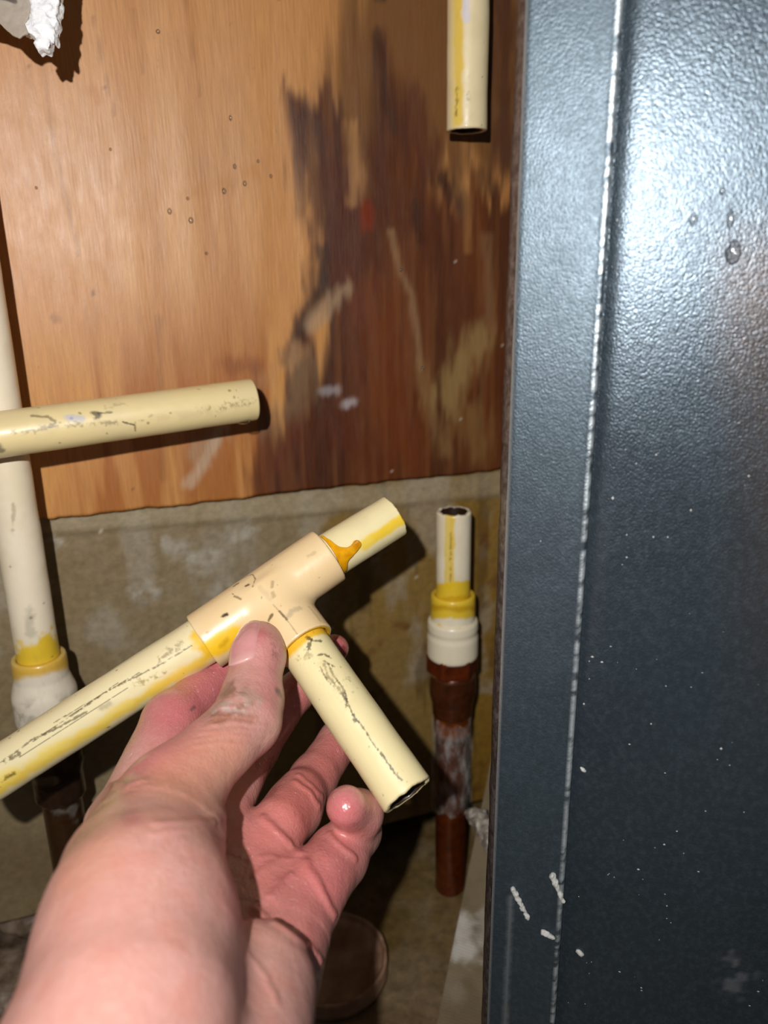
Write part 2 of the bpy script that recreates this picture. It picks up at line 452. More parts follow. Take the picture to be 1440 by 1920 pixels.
tag(link('plywood_sheet', wme, mW, mw=WOOD.m),
    'large water-stained orange-brown plywood sheet, soaked dark toward the steel panel', 'plywood')

# blue-grey steel panel, front right
PA = Plane(17.2, 0.275, -2.5)
uL = PA.uv(948, 960)[0]; uF = PA.uv(1122, 700)[0]; uR = uF + .30
panel = empty('steel_panel', PA.o + PA.t * uL, 'upright blue-grey textured steel panel standing beside the cut water pipes', 'metal panel')
def steel(name, r0, r1):
    m, nt, b = new_mat(name, Metallic=.66, Roughness=.35)
    at = nd(nt, 'ShaderNodeVertexColor', {'layer_name': 'Col'})
    v = coords(nt); v2 = coords(nt, (1.0, .8, 1))
    n1 = noise(nt, v2, 1350, 2.5, .5); n2 = noise(nt, v, 60, 4); n3 = noise(nt, v2, 420, 5, .7)
    nt.links.new(mixc(nt, ramp(nt, n3, .45, .68, 0, .3), at.outputs[0], tuple(srgb('64727d'))), b.inputs['Base Color'])
    nt.links.new(mth(nt, 'ADD', ramp(nt, n2, .3, .7, r0, r1), mth(nt, 'MULTIPLY', ramp(nt, n1, .4, .6), .05)), b.inputs['Roughness'])
    bump(nt, b, n1, .30, .0006); return m
mP = steel('painted_steel', .25, .31); mP2 = steel('painted_steel_flange', .37, .44)
mE, nt, b = new_mat('steel_edge_wood_reflection', Metallic=.6, Roughness=.4)
v = coords(nt); n1 = noise(nt, v, 300, 5, .7)
nt.links.new(mixc(nt, ramp(nt, n1, .4, .65), tuple(srgb('4c403e')), tuple(srgb('7d7674'))), b.inputs['Base Color'])  # brown-purple reflection of the wood put into the lip's base colour
bump(nt, b, n1, .2, .0006)

def panel_sheet(prof, v0, v1, st, name, painted=True):
    # prof: list of (u, w) across the sheet, swept upward
    pr = [np.array(prof[0])]
    for a, q in zip(prof[:-1], prof[1:]):
        a = np.array(a); q = np.array(q); k = max(1, int(np.linalg.norm(q - a) / st))
        for i in range(1, k + 1): pr.append(a + (q - a) * i / k)
    pr = np.array(pr); nv = int((v1 - v0) / st)
    vv = np.linspace(v0, v1, nv)
    V = np.stack([np.tile(pr[:, 0], nv), np.repeat(vv, len(pr)), np.tile(pr[:, 1], nv)], 1)
    me = mesh(name, V, quads(len(pr), nv)); return me, V
# wide face behind the flange
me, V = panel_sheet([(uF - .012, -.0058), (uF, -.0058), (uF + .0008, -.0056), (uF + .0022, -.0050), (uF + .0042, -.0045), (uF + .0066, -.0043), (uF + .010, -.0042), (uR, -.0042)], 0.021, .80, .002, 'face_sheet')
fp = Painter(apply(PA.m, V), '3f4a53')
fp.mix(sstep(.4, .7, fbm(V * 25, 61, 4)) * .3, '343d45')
fp.mix(sstep(1300, 1460, fp.px[:, 0] + (fbm(V * 20, 3, 4) - .5) * 160) * sstep(350, 560, fp.px[:, 1]) * sstep(1500, 1000, fp.px[:, 1]) * .4, '5e4c42')  # brown reflection painted into the colour toward the sheet's right side
fp.stroke([(1370, 1850), (1400, 1830), (1385, 1800)], .005, '9a9da2', .5, .9, .006, 500, gate=.55)
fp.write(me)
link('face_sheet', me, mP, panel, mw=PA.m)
# flange along the near edge, with rounded folds
me, V = panel_sheet([(uL, -.0016), (uL + .0004, -.0004), (uL + .0016, 0), (uF - .0024, .0004), (uF - .0011, .0008), (uF - .0003, .0003), (uF, -.0012), (uF, -.0058)], 0.021, .80, .0011, 'flange')
V[:, 0] += (fbm(np.stack([V[:, 1] * 40, V[:, 1] * 0, V[:, 0] * 0], 1), 64, 3) - .5) * .0004
fp = Painter(apply(PA.m, V), '434f58')
fp.mix(sstep(.4, .7, fbm(V * 25, 61, 4)) * .3, '38424a')
fp.mix((V[:, 0] > uF - .0021) * sstep(.3, .6, fbm(V * 500, 67, 3)) * .9, 'c9d2d8')  # bright edge highlight painted along the fold, broken up by noise
fp.mix((V[:, 0] < uL + .0012) * .8, 'b4b8ba')
fp.stroke([(952, 1680), (952, 1760), (944, 1930)], .0014, '99a0a4', .6, .8, .0006, 500)
fp.write(me)
link('flange', me, mP2, panel, mw=PA.m)
# thin return lip turned back from the edge
me, V = panel_sheet([(uL, -.0016), (uL - .0012, -.0030), (uL - .0036, -.0088), (uL - .0033, -.0098), (uL + .004, -.0098)], 0.021, .80, .0025, 'return_lip')
V2 = V.copy(); me.vertices.foreach_set('co', (V2 + np.stack([(fbm(V * 90, 5, 3) - .5) * .0009, V[:, 0] * 0, V[:, 0] * 0], 1)).ravel())
link('return_lip', me, mE, panel, mw=PA.m)

# ------------------------------------------------------------------ fixed pipes
RO, RI = .0111, .0086
def pipe_part(name, p0, p1, ro=RO, ri=RI, parent=None, mat=MAT_PIPE, color='e8d9b4', st=.0006, ends=(1, 1), warp=.00025, seed=1, paint=None, rag=.0):
    """hollow pipe with eased rims; ends[i] = 0 leaves that end plain (it is inside a socket)"""
    m = axis_frame(p0, p1); L = (Vector(p1) - Vector(p0)).length; e = .0006
    prof = [(ri, .006 if ends[0] else 0), (ri, e), (ri + e * .6, 0), (ro - e, 0), (ro, e), (ro, L - e), (ro - e, L), (ri + e * .6, L), (ri, L - e), (ri, L - .05 if L > .06 else L * .3)]
    V, fc = lathe(prof, max(48, int(2 * math.pi * ro / st)), st)
    if rag:
        th = np.arctan2(V[:, 1], V[:, 0])
        k = np.stack([np.cos(th) * 3 + 9, np.sin(th) * 3 + 9, th * 0 + seed], 1)
        V[:, 2] += (fbm(k, seed, 4) - .5) * 2 * rag * np.clip((V[:, 2] - (L - .004)) / .004, 0, 1)
    d = V * np.array([1, 1, 0]); d /= np.linalg.norm(d, axis=1)[:, None]
    V = V + d * ((fbm(V * 60, seed, 3) - .5) * 2 * warp)[:, None]
    Wp = apply(m, V)
    pt = Painter(Wp, color)
    r = np.linalg.norm(V[:, :2], axis=1)
    pt.mix(sstep(.45, .7, fbm(Wp * 70, seed + 3, 4)) * .3, 'cfbf98')
    if paint: paint(pt, V)
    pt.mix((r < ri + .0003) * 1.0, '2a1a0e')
    me = mesh(name, V, fc); pt.write(me)
    return link(name, me, mat, parent, mw=m)

PIPE = Plane(AZ, 0.424)       # the plane the riser pipes stand in
# --- upper right pipe hanging down from above
pb = PIPE.hit(875, 246); ptop = pb + Vector((0, 0, .42))
def paint(pt, V):
    m = pt.stroke([(853, -60), (856, 120), (855, 232)], .0030, 'd8b430', .85, .5, .0015, 250)
    pt.stroke([(845, -60), (846, 240)], .0035, 'dcc468', .5, .8, .002, 250)
    pt.stroke([(872, -10), (873, 40)], .0022, 'c9c4cf', .8, .5, .0006, 300)
    pt.stroke([(853, 170), (851, 215)], .0012, '5a4a22', .6, .7, .0012, 900, gate=.5)
    pt.stroke([(874, 150), (879, 195)], .0008, '7a6a48', .6, .7, .001, 900, gate=.5)
    pt.specks(14, .0004, .0009, '6a5a38', .7)
top = empty('water_pipe', pb, 'cream pipe stub hanging down from above, cut off below, yellow stripe along it', 'pipe')
pipe_part('pipe', ptop, pb, st=.0008, parent=top, color='e0d0a8', seed=4, paint=paint, rag=.0003)

# --- left riser: pipe, reducer socket, brass and copper below
def chain_frame(pl, pts):
    return [pl.hit(x, y) for x, y in pts]
la, lb = PIPE.hit(-44, 520), PIPE.hit(73, 1236)
axis = (lb - la).normalized(); la = la - axis * .22
def on_left(y):              # point of the left riser's axis seen at picture height y
    t0, t1 = .2, 1.5
    for _ in range(40):
        t = (t0 + t1) / 2; p = la + (lb - la) * t
        if proj([p])[0][0][1] < y: t0 = t
        else: t1 = t
    return p
left = empty('water_riser', floor_hit(170, 1700), 'leftmost cream pipe standing on a collar with yellow primer above dark copper', 'pipe')
def paint(pt, V):
    pt.stroke([(30, 1205), (75, 1215), (112, 1195)], .012, 'd8b418', .0)
    yy = pt.px[:, 1] + (fbm(pt.W * 260, 5, 4) - .5) * 60 - (pt.px[:, 0] - 70) * -.45
    pt.mix(sstep(1186, 1212, yy) * .95, 'd9b511')
    pt.stroke([(60, 1205), (72, 1198)], .0035, 'd8d0bc', .8, .8, .002, 400)
    pt.stroke([(60, 1150), (55, 1180), (62, 1190)], .003, 'a9a08c', .6, .8, .002, 400)
    pt.specks(22, .0005, .0010, '6f5f45', .7)
    pt.stroke([(30, 940), (25, 1010)], .0012, '8a7a58', .5, .8, .001, 500, gate=.5)
pipe_part('pipe', la, on_left(1240), parent=left, color='e2d6bf', seed=9, ends=(1, 0), paint=paint)
def fit_part(name, p0, p1, prof, mat, parent, color, paint=None, seg=72, step=.0012, rough=0, label=None, hexa=None):
    m = axis_frame(p0, p1); L = (Vector(p1) - Vector(p0)).length
    pr = [(r, t * L) for r, t in prof]
    if hexa:
        V, fc = lathe(pr, 96, step)
        th = np.arctan2(V[:, 1], V[:, 0]) + hexa
        k = np.cos(math.pi / 6) / np.cos((th + math.pi / 6) % (math.pi / 3) - math.pi / 6)
        r = np.linalg.norm(V[:, :2], axis=1); q = np.minimum(k, 1.12)
        V[:, :2] *= np.where(r > .0095, q, 1)[:, None]
    else:
        V, fc = lathe(pr, seg, step, rough)
    Wp = apply(m, V); pt = Painter(Wp, color)
    if paint: paint(pt, V)
    me = mesh(name, V, fc); pt.write(me)
    o = link(name, me, mat, parent, mw=m)
    if label: o['label'] = label
    return o
def metal_mat(name, dark, rough=.35, met=.55, nb=.4):
    m, nt, b = new_mat(name, Metallic=met, Roughness=rough, Coat_Weight=.3, Coat_Roughness=.2)
    at = nd(nt, 'ShaderNodeVertexColor', {'layer_name': 'Col'}); v = coords(nt)
    n1 = noise(nt, v, 140, 5, .65)
    nt.links.new(mixc(nt, ramp(nt, n1, .35, .7, 0, .7), at.outputs[0], tuple(srgb(dark))), b.inputs['Base Color'])
    bump(nt, b, n1, nb, .0012); return m
MAT_BRASS = metal_mat('tarnished_brass', '2c1508', .3, .5)
MAT_COPPER = metal_mat('tarnished_copper', '381606', .32, .55)
def prim_fit(pt, V):
    yy = pt.px[:, 1] + (fbm(pt.W * 260, 5, 4) - .5) * 14 + (pt.px[:, 0] - 75) * .22
    pt.mix(sstep(1272, 1258, yy) * .9, 'cfa21c')
    pt.mix(sstep(1244, 1236, yy) * .7, 'c8b068')
    pt.mix(sstep(1300, 1320, yy) * sstep(.42, .6, fbm(pt.W * 200, 8, 4)) * .6, '8f8878')
fit_part('socket_collar', on_left(1228), on_left(1352),
         [(.0110, .12), (.0114, .01), (.0128, 0), (.0139, .012), (.0143, .06), (.0144, .30), (.0158, .42), (.0168, .5), (.0172, .56), (.0170, .9), (.0165, .985), (.0150, 1.0), (.010, 1.0)],
         MAT_PIPE, left, 'd9cfbd', prim_fit, rough=.00018)
fit_part('hex_nut', on_left(1350), on_left(1382), [(.010, 0), (.0165, 0), (.0175, .08), (.0175, .92), (.0165, 1), (.010, 1)], MAT_BRASS, left, '54504c', hexa=.3, label='dark grimy hexagonal nut')
fit_part('coupling', on_left(1378), on_left(1490), [(.010, 0), (.0150, 0), (.0158, .06), (.0158, .42), (.0150, .5), (.0140, .6), (.0140, .96), (.0130, 1), (.0112, 1)], MAT_BRASS, left, '3b2a20', rough=.0006)
def lc(pt, V):
    pt.stroke([(125, 1490), (150, 1480)], .006, 'a85a1c', .8, .8, .002, 300)
    pt.stroke([(115, 1515), (150, 1525)], .006, '9a9890', .7, .8, .004, 300, gate=.45)
fit_part('copper_pipe', on_left(1470), on_left(1760), [(.0105, 0), (.0111, .01), (.0111, 1), (.010, 1)], MAT_COPPER, left, '4c331f', lc)

# --- right riser: cut stub with socket, nut, coupling, copper pipe
ra, rb_ = PIPE.hit(851, 958), None
rdir = Vector((0, 0, -1))
def on_right(y):
    t0, t1 = 0, .6
    for _ in range(40):
        t = (t0 + t1) / 2; p = ra + rdir * t
        if proj([p])[0][0][1] < y: t0 = t
        else: t1 = t
    return p
right = empty('water_riser', Vector((ra.x, ra.y, 0)), 'short open cream pipe stub on brown copper riser beside the steel panel', 'pipe')
def paint(pt, V):
    pt.stroke([(838, 968), (840, 1100)], .0036, 'dab83c', .9, .4, .001, 300)
    pt.stroke([(834, 975), (835, 1100)], .002, 'dcc878', .5, .6)
    pt.stroke([(842, 1005), (842, 1110)], .0007, '6a5210', .7, .8, .0008, 900, gate=.46)
    yy = pt.px[:, 1] + (fbm(pt.W * 200, 5, 3) - .5) * 10 + (pt.px[:, 0] - 850) * .12
    pt.mix(sstep(1088, 1094, yy) * .95, 'e0bb12')
    pt.mix(sstep(1112, 1122, yy) * .6, 'b98a08')
rs = pipe_part('pipe', on_right(1135), ra, parent=right, color='e4d9c0', seed=13, ends=(0, 1), paint=paint, rag=.0009)
def pf(pt, V):
    yy = pt.px[:, 1] + (fbm(pt.W * 200, 5, 3) - .5) * 12
    pt.mix(sstep(1162, 1156, yy) * .95, 'e0bb12')
    pt.mix(sstep(1150, 1142, yy) * sstep(1132, 1140, yy) * .7, 'b88808')
    pt.stroke([(818, 1176), (868, 1183)], .0014, 'dcb828', .8, .7, .001, 300)
fit_part('socket_collar', on_right(1112), on_right(1168), [(.0110, .25), (.0112, .05), (.0128, 0), (.0142, .03), (.0146, .12), (.0147, .55), (.0146, 1), (.010, 1)], MAT_PIPE, right, 'e6dbc2', pf)
fit_part('adapter_body', on_right(1160), on_right(1228), [(.0140, 0), (.0158, 0), (.0166, .05), (.0168, .22), (.0163, .30), (.0163, .34), (.0170, .45), (.0170, .93), (.0164, 1), (.010, 1)], MAT_PIPE, right, 'e2d7be')
fit_part('hex_nut', on_right(1222), on_right(1258), [(.010, 0), (.0168, 0), (.0178, .1), (.0178, .9), (.0168, 1), (.010, 1)], MAT_BRASS, right, '7e3616', hexa=.15, label='wet reddish brown hexagonal nut')
def bc(pt, V):
    yy = pt.px[:, 1] + (fbm(pt.W * 300, 5, 4) - .5) * 14
    pt.mix(sstep(1275, 1262, yy) * sstep(.4, .55, fbm(pt.W * 400, 6, 3)) * .9, 'a98a60')
fit_part('coupling', on_right(1256), on_right(1338), [(.012, 0), (.0148, 0), (.0158, .08), (.0160, .3), (.0156, .5), (.0148, .62), (.0142, .68), (.0138, .8), (.0134, .96), (.0124, 1), (.011, 1)], MAT_BRASS, right, '62331a', bc)
fit_part('sleeve', on_right(1332), on_right(1372), [(.011, 0), (.0124, 0), (.0126, .1), (.0126, .85), (.0120, 1), (.011, 1)], MAT_COPPER, right, 'a8581a')
fit_part('copper_pipe', on_right(1368), Vector((ra.x, ra.y, -.002)), [(.0105, 0), (.0112, .004), (.0112, 1), (.010, 1)], MAT_COPPER, right, '74340f')
# torn clear wrapping left on the copper
mS, nt, b = new_mat('torn_film', Base_Color=srgb('c9c6c2'), Roughness=.3)
v = coords(nt, (1, 1, .3)); n1 = noise(nt, v, 160, 5, .65)
nt.links.new(ramp(nt, n1, .45, .72, .04, .5), b.inputs['Alpha']); bump(nt, b, n1, .6, .002)
m = axis_frame(on_right(1340), on_right(1505)); L = (on_right(1340) - on_right(1505)).length
th = np.linspace(-2.3, 2.3, 60); zz = np.linspace(0, L, 70)
tt, z2 = np.meshgrid(th, zz)
pts = np.stack([tt.ravel() * 2, z2.ravel() * 70, tt.ravel() * 0], 1)
rr = .0128 + fbm(pts, 3, 4) * .0030
z3 = z2.ravel() + (fbm(pts * 2, 8, 3) - .5) * .012
V = np.stack([rr * np.cos(tt.ravel()), rr * np.sin(tt.ravel()), z3], 1)
o = link('film_wrap', mesh('film_wrap', V, quads(60, 70)), mS, right, mw=m); o['label'] = 'torn clear film wrapped around the copper'

# --- horizontal cut pipe crossing in front of the left riser
hp0 = P(-80, 826, .358); hp1 = P(476, 749, .414)
def paint(pt, V):
    pt.stroke([(-60, 800), (70, 778), (100, 798)], .004, 'c9b98e', .5, .8, .002, 300)
    pt.stroke([(62, 775), (95, 779), (108, 790), (98, 802)], .0009, '6a5c40', .7, .7, .0008, 700)
    pt.stroke([(178, 770), (190, 775), (186, 783)], .0016, '4a4238', .8, .6, .001, 800)
    pt.stroke([(190, 772), (215, 770)], .0007, '4a4238', .7, .6, .0006, 800)
    pt.stroke([(132, 780), (145, 783), (158, 786)], .0022, 'b7b4ba', .8, .6, .001, 600)
    pt.stroke([(136, 780), (140, 782)], .0007, '8a8ca6', .8, .6)
    pt.stroke([(30, 810), (60, 812), (95, 800), (160, 797), (230, 795)], .0012, '8a7c5c', .7, .8, .0016, 700, gate=.45)
    pt.stroke([(235, 793), (255, 802), (258, 812)], .0005, '4a4030', .8, .7, .0004, 900)
    pt.stroke([(255, 800), (290, 780)], .0008, '8a7c5c', .6, .8, .001, 800, gate=.45)
    pt.stroke([(0, 842), (5, 850)], .0020, '6a6250', .8, .7, .001, 600)
    pt.stroke([(300, 790), (400, 775), (480, 760)], .003, 'cdbb8e', .6, .9, .002, 500, gate=.45)
    pt.stroke([(380, 772), (480, 755)], .0020, '7a6a48', .6, .9, .002, 1400, gate=.56)
    pt.stroke([(200, 760), (240, 753)], .0015, '9a8a66', .5, .9, .002, 800, gate=.5)
    pt.specks(40, .0004, .0009, '75684c', .7)
hz = empty('water_pipe', hp1, 'level cream pipe with dirt scrapes crossing in front of the leftmost pipe', 'pipe')
pipe_part('pipe', hp0, hp1, parent=hz, color='dac794', seed=17, paint=paint, st=.0005)

# ------------------------------------------------------------------ the cut tee held in the hand
tee = empty('pipe_tee', P(495, 1122, .352), 'cream pipe tee with three glued pipe stubs, pinched between thumb and fingers', 'pipe tee')
TC = P(505, 1118, .3500); TL = P(383, 1196, .3435); TRr = P(608, 1040, .3590)
TD = (TRr - TL).normalized()
TL = TC - TD * .0345; TRr = TC + TD * .0325
bd = (P(755, 1482, .313) - P(572, 1208, .349)).normalized()
bd = (bd - TD * bd.dot(TD) * .85).normalized()
TB = TC + bd * .0300
print('tee px', proj([TL, TRr, TB])[0])
aL, aR, aB, aC = [np.array(q) for q in (TL, TRr, TB, TC)]
tdn, bdn = np.array(TD), np.array(bd)
def cyl(p, a, b, r):
    d = (b - a); L = np.linalg.norm(d); d = d / L
    t = (p - a) @ d; rad = np.linalg.norm((p - a) - t[..., None] * d, axis=-1)
    q = np.stack([rad - r, np.maximum(-t, t - L)], -1)
    return np.linalg.norm(np.maximum(q, 0), axis=-1) + np.minimum(q.max(-1), 0)
TRAD = .0137
def tee_f(ax):
    r, g = sub(ax, [-9] * 3, [9] * 3)
    d = cyl(g, aL, aR, TRAD - .0005) - .0005
    e = cyl(g, aC, aB, TRAD - .0005) - .0005
    d = smin(d, e, .0055)
    d = np.maximum(d, -cyl(g, aL - tdn * .01, aL + tdn * .019, RO + .0003))
    d = np.maximum(d, -cyl(g, aR - tdn * .017, aR + tdn * .01, RO + .0003))
    d = np.maximum(d, -cyl(g, aB - bdn * .014, aB + bdn * .01, RO + .0003))
    return d
allp = np.array([aL, aR, aB]); mrg = .017
V, fc = nets(tee_f, allp.min(0) - mrg, allp.max(0) + mrg, .00048)
pt = Painter(V, 'dcc195')
pt.mix(sstep(.5, .75, fbm(V * 80, 4, 4)) * .25, 'd3b587')
for q, w, c, a in (([(424, 1096), (440, 1082), (470, 1072)], .0004, '4a3c28', .9), ([(424, 1096), (434, 1110)], .0004, '4a3c28', .8),
                   ([(470, 1072), (478, 1080), (472, 1094)], .0004, '5a4a32', .8), ([(436, 1094), (445, 1088)], .0009, '3a3026', .8),
                   ([(460, 1093), (464, 1091)], .0008, '201a14', .9), ([(440, 1112), (450, 1118)], .0007, '5a4a32', .7),
                   ([(420, 1150), (427, 1147)], .0009, '1c1612', .95), ([(498, 1162), (507, 1149)], .0008, '4f4028', .8),
                   ([(512, 1128), (540, 1165), (555, 1184)], .0003, 'a08a62', .8), ([(524, 1140), (536, 1157)], .0006, '5a4a32', .8),
                   ([(540, 1150), (550, 1140), (565, 1135)], .0014, 'a8987a', .6), ([(484, 1098), (505, 1118)], .0014, 'c2ac84', .5),
                   ([(576, 1038), (590, 1030)], .0010, 'b09c78', .5), ([(510, 1085), (512, 1095)], .0008, '8f7c58', .6),
                   ([(513, 1108), (516, 1112)], .0012, 'a08c66', .6), ([(585, 1135), (605, 1160)], .0010, 'b39c70', .6),
                   ([(392, 1183), (398, 1180)], .0012, '8a7038', .7)):
    pt.stroke(q, w, c, a, .6, w * .5, 900)
pt.stroke([(412, 1215), (424, 1205), (442, 1196)], .0062, 'e0b416', .97, .4, .0018, 260)
pt.stroke([(422, 1213), (430, 1205)], .0018, 'a88012', .6, .9, .0012, 500)
dB = np.abs((V - aB) @ bdn)
pt.mix(((dB < .0022) & (np.linalg.norm((V - aB) - ((V - aB) @ bdn)[:, None] * bdn, axis=1) < TRAD - .0008)) * .95, 'd9a90f')
pt.specks(30, .0003, .0007, '6a5a3c', .6)
me = mesh('tee_fitting', V, fc); pt.write(me)
link('tee_fitting', me, MAT_TEE, tee)

def paint(pt, V):      # long arm to the left
    pt.stroke([(-40, 1508), (60, 1445), (200, 1357), (330, 1275), (400, 1232)], .0042, 'dcb92c', .85, .7, .003, 160)
    pt.stroke([(-40, 1490), (100, 1410), (250, 1320)], .0030, 'e2cc74', .5, .9, .004, 160)
    pt.stroke([(377, 1195), (395, 1225)], .0050, 'd9ae12', .95, .6, .003, 260)
    for q, w in (([(-20, 1440), (20, 1412), (60, 1382), (110, 1357), (160, 1330)], .0007), ([(130, 1338), (200, 1290), (300, 1240), (360, 1205)], .0005),
                 ([(10, 1425), (35, 1408)], .0010), ([(100, 1350), (260, 1255)], .0003), ([(40, 1415), (240, 1285)], .0003), ([(60, 1385), (220, 1275)], .0003)):
        pt.stroke(q, w * .8, '5a4e38', .75, .6, w * .9, 900, gate=.34)
    pt.stroke([(300, 1232), (318, 1215), (335, 1205)], .0022, '7a6a4c', .6, .9, .002, 900, gate=.52)
    pt.stroke([(260, 1285), (310, 1265)], .0016, '8a7420', .7, .9, .002, 900, gate=.52)
    pt.stroke([(8, 1465), (30, 1455)], .0012, '4a3c10', .8, .9, .001, 900, gate=.45)
    pt.stroke([(195, 1330), (210, 1318)], .0018, 'a59a7a', .7, .8, .001, 600)
    pt.specks(50, .0003, .0007, '5f5236', .7)
LB = P(-70, 1488, .3385)
pl_dir = (TL - P(0, 1446, .3385)).normalized()
pipe_part('long_arm', TL - pl_dir * .125, TL + TD * .016, ro=.01115, parent=tee, color='dccfa6', seed=21, ends=(1, 0), paint=paint, st=.00042)
def paint(pt, V):      # short stub to the upper right
    pt.stroke([(690, 1022), (758, 978)], .0032, 'e2bf2e', .95, .5, .0012, 260)
    pt.stroke([(670, 1032), (700, 1015)], .0026, 'e0c75c', .7, .8, .0012, 260)
    pt.specks(10, .0003, .0006, '8a7a50', .6)
SE = TRr + (P(741, 966, .372) - TRr).normalized() * .0385
sdir = (SE - TRr).normalized()
pipe_part('short_stub', TRr - TD * .014, SE, ro=.0107, parent=tee, color='dfd2a4', seed=22, ends=(0, 1), paint=paint, st=.0004, rag=.0008)
def paint(pt, V):      # branch pointing down
    pt.stroke([(545, 1225), (575, 1200), (605, 1182)], .0036, 'd9a912', .0)
    t = (pt.W - aB) @ bdn + (fbm(pt.W * 300, 5, 3) - .5) * .003
    pt.mix((1 - sstep(.0020, .0046, t)) * .95, 'd8a810')
    pt.stroke([(560, 1230), (575, 1218)], .0024, '8a7a54', .6, .9, .002, 900, gate=.45)
    for q, w in (([(575, 1190), (588, 1195), (578, 1205), (576, 1213)], .0008), ([(588, 1196), (605, 1198)], .0006), ([(595, 1223), (610, 1222), (622, 1228)], .0006),
                 ([(607, 1240), (615, 1262), (628, 1278), (645, 1300), (650, 1318)], .0007), ([(618, 1240), (625, 1260), (640, 1282), (648, 1298)], .0004),
                 ([(600, 1245), (612, 1268), (630, 1290)], .0004), ([(648, 1305), (660, 1330), (680, 1360), (700, 1390), (715, 1410), (740, 1445), (752, 1458)], .0004),
                 ([(660, 1335), (668, 1345)], .0009), ([(610, 1235), (630, 1245)], .0004)):
        pt.stroke(q, w, '3f3828', .8, .7, w * 1.5, 1100)
    pt.stroke([(605, 1238), (650, 1310)], .0030, 'c8b88c', .5, .9, .002, 700, gate=.45)
    pt.stroke([(650, 1265), (670, 1290)], .0016, '7a6c4c', .6, .9, .002, 900, gate=.5)
    pt.specks(60, .0003, .0006, '6a5a3a', .7)
BE = TB + (P(757, 1481, .305) - TB).normalized() * .0765
print('branch end', proj([BE]), 'stub end', proj([SE]))
pipe_part('branch_stub', TB - bd * .012, BE, parent=tee, color='dccfa0', seed=23, ends=(0, 1), paint=paint, st=.0004, rag=.0006)
# wet orange primer run on the short stub
sx = np.array(axis_frame(TRr, SE))
def stub_pt(px, py, r=.0107):
    c = proj([TRr, SE])[0]
    o = np.array(ray(px, py)); q = CLn - np.array(TRr); a = np.array(sdir)
    o2 = o - a * (o @ a); q2 = q - a * (q @ a)
    A = o2 @ o2; B = 2 * o2 @ q2; C = q2 @ q2 - r * r
    D = max(B * B - 4 * A * C, 0); k = (-B - math.sqrt(D)) / (2 * A)
    return CLn + o * k
run = [[(641, 1058), (648, 1046), (657, 1036), (665, 1029)], [.0022, .0014, .0012, .0011], [(665, 1029), (671, 1021)], [.0012, .0018]]
dr = [stub_pt(*q) for q in ((600, 1012), (612, 1026), (622, 1042), (632, 1062), (640, 1070))]
dd = [stub_pt(*q) for q in ((630, 1046), (642, 1042), (655, 1036), (664, 1028), (669, 1021))]
def drip_f(ax):
    r, g = sub(ax, [-9] * 3, [9] * 3)
    d = np.full(g.shape[:3], 1.0)
    for a, b2, r0, r1 in list(zip(dr[:-1], dr[1:], (.0026, .0034, .0048, .0052), (.0034, .0048, .0052, .0030))):
        d = smin(d, cone(g, a, b2, r0, r1), .002)
    for a, b2, r0, r1 in list(zip(dd[:-1], dd[1:], (.0050, .0034, .0020, .0015), (.0034, .0020, .0015, .0021))):
        d = smin(d, cone(g, a, b2, r0, r1), .002)
    t = (g - np.array(TRr)) @ np.array(sdir)
    rad = np.linalg.norm((g - np.array(TRr)) - t[..., None] * np.array(sdir), axis=-1)
    d = np.maximum(d, rad - (.0107 + .00062)); d = np.maximum(d, .0103 - rad); d = np.maximum(d, -t + .0001)
    return d
qq = np.array(dr + dd)
V, fc = nets(drip_f, qq.min(0) - .006, qq.max(0) + .006, .00032)
o = link('primer_run', mesh('primer_run', V, fc), MAT_GLUE, tee); o['label'] = 'glossy orange primer run'

# ------------------------------------------------------------------ the hand
def hp(x, y, z): return np.array(P(x, y, z))
# metacarpal masses: a, b, ra, rb
PALM = [
    (hp(290, 1850, .232), hp(240, 1560, .288), .0185, .0150),     # index ray
    (hp(360, 1875, .238), hp(395, 1560, .302), .0175, .0140),     # middle ray
    (hp(440, 1875, .246), hp(488, 1612, .298), .0170, .0130),     # ring ray
    (hp(512, 1840, .250), hp(566, 1692, .284), .0155, .0128),     # little ray
]
FORE = [(hp(262, 1850, .212), hp(262, 1850, .212) + np.array(R3 @ Vector((.004, -.034, .150))), .0265, .0330)]
FORE2 = [(hp(466, 1866, .232), hp(440, 1866, .232) + np.array(R3 @ Vector((-.002, -.034, .160))), .0205, .0300)]
THENAR = [
    (hp(300, 1510, .262), hp(255, 1700, .218), .0150, .0222),
    (hp(318, 1570, .254), hp(262, 1740, .217), .0178, .0215),
    (hp(265, 1700, .218), hp(250, 1900, .190), .0225, .0240),
    (hp(335, 1475, .272), hp(250, 1540, .276), .0120, .0132),
    (hp(250, 1540, .276), hp(240, 1640, .238), .0132, .0195),
]
THUMB = [(hp(330, 1480, .266), hp(462, 1352, .297), .0140, .0128),
         (hp(462, 1352, .297), hp(472, 1315, .3055), .0128, .0119),
         (hp(472, 1315, .3055), hp(484, 1228, .3205), .0119, .0108),
         (hp(484, 1228, .3205), hp(486, 1207, .3250), .0108, .0096)]
INDEX = [(hp(240, 1545, .290), hp(322, 1350, .326), .0142, .0118), (hp(322, 1350, .326), hp(418, 1262, .357), .0112, .0096),
         (hp(418, 1262, .357), hp(480, 1190, .3735), .0094, .0080)]
MIDDLE = [(hp(400, 1540, .302), hp(478, 1405, .348), .0125, .0102), (hp(478, 1405, .348), hp(552, 1300, .376), .0100, .0090),
          (hp(552, 1300, .376), hp(626, 1217, .3785), .0088, .0073)]
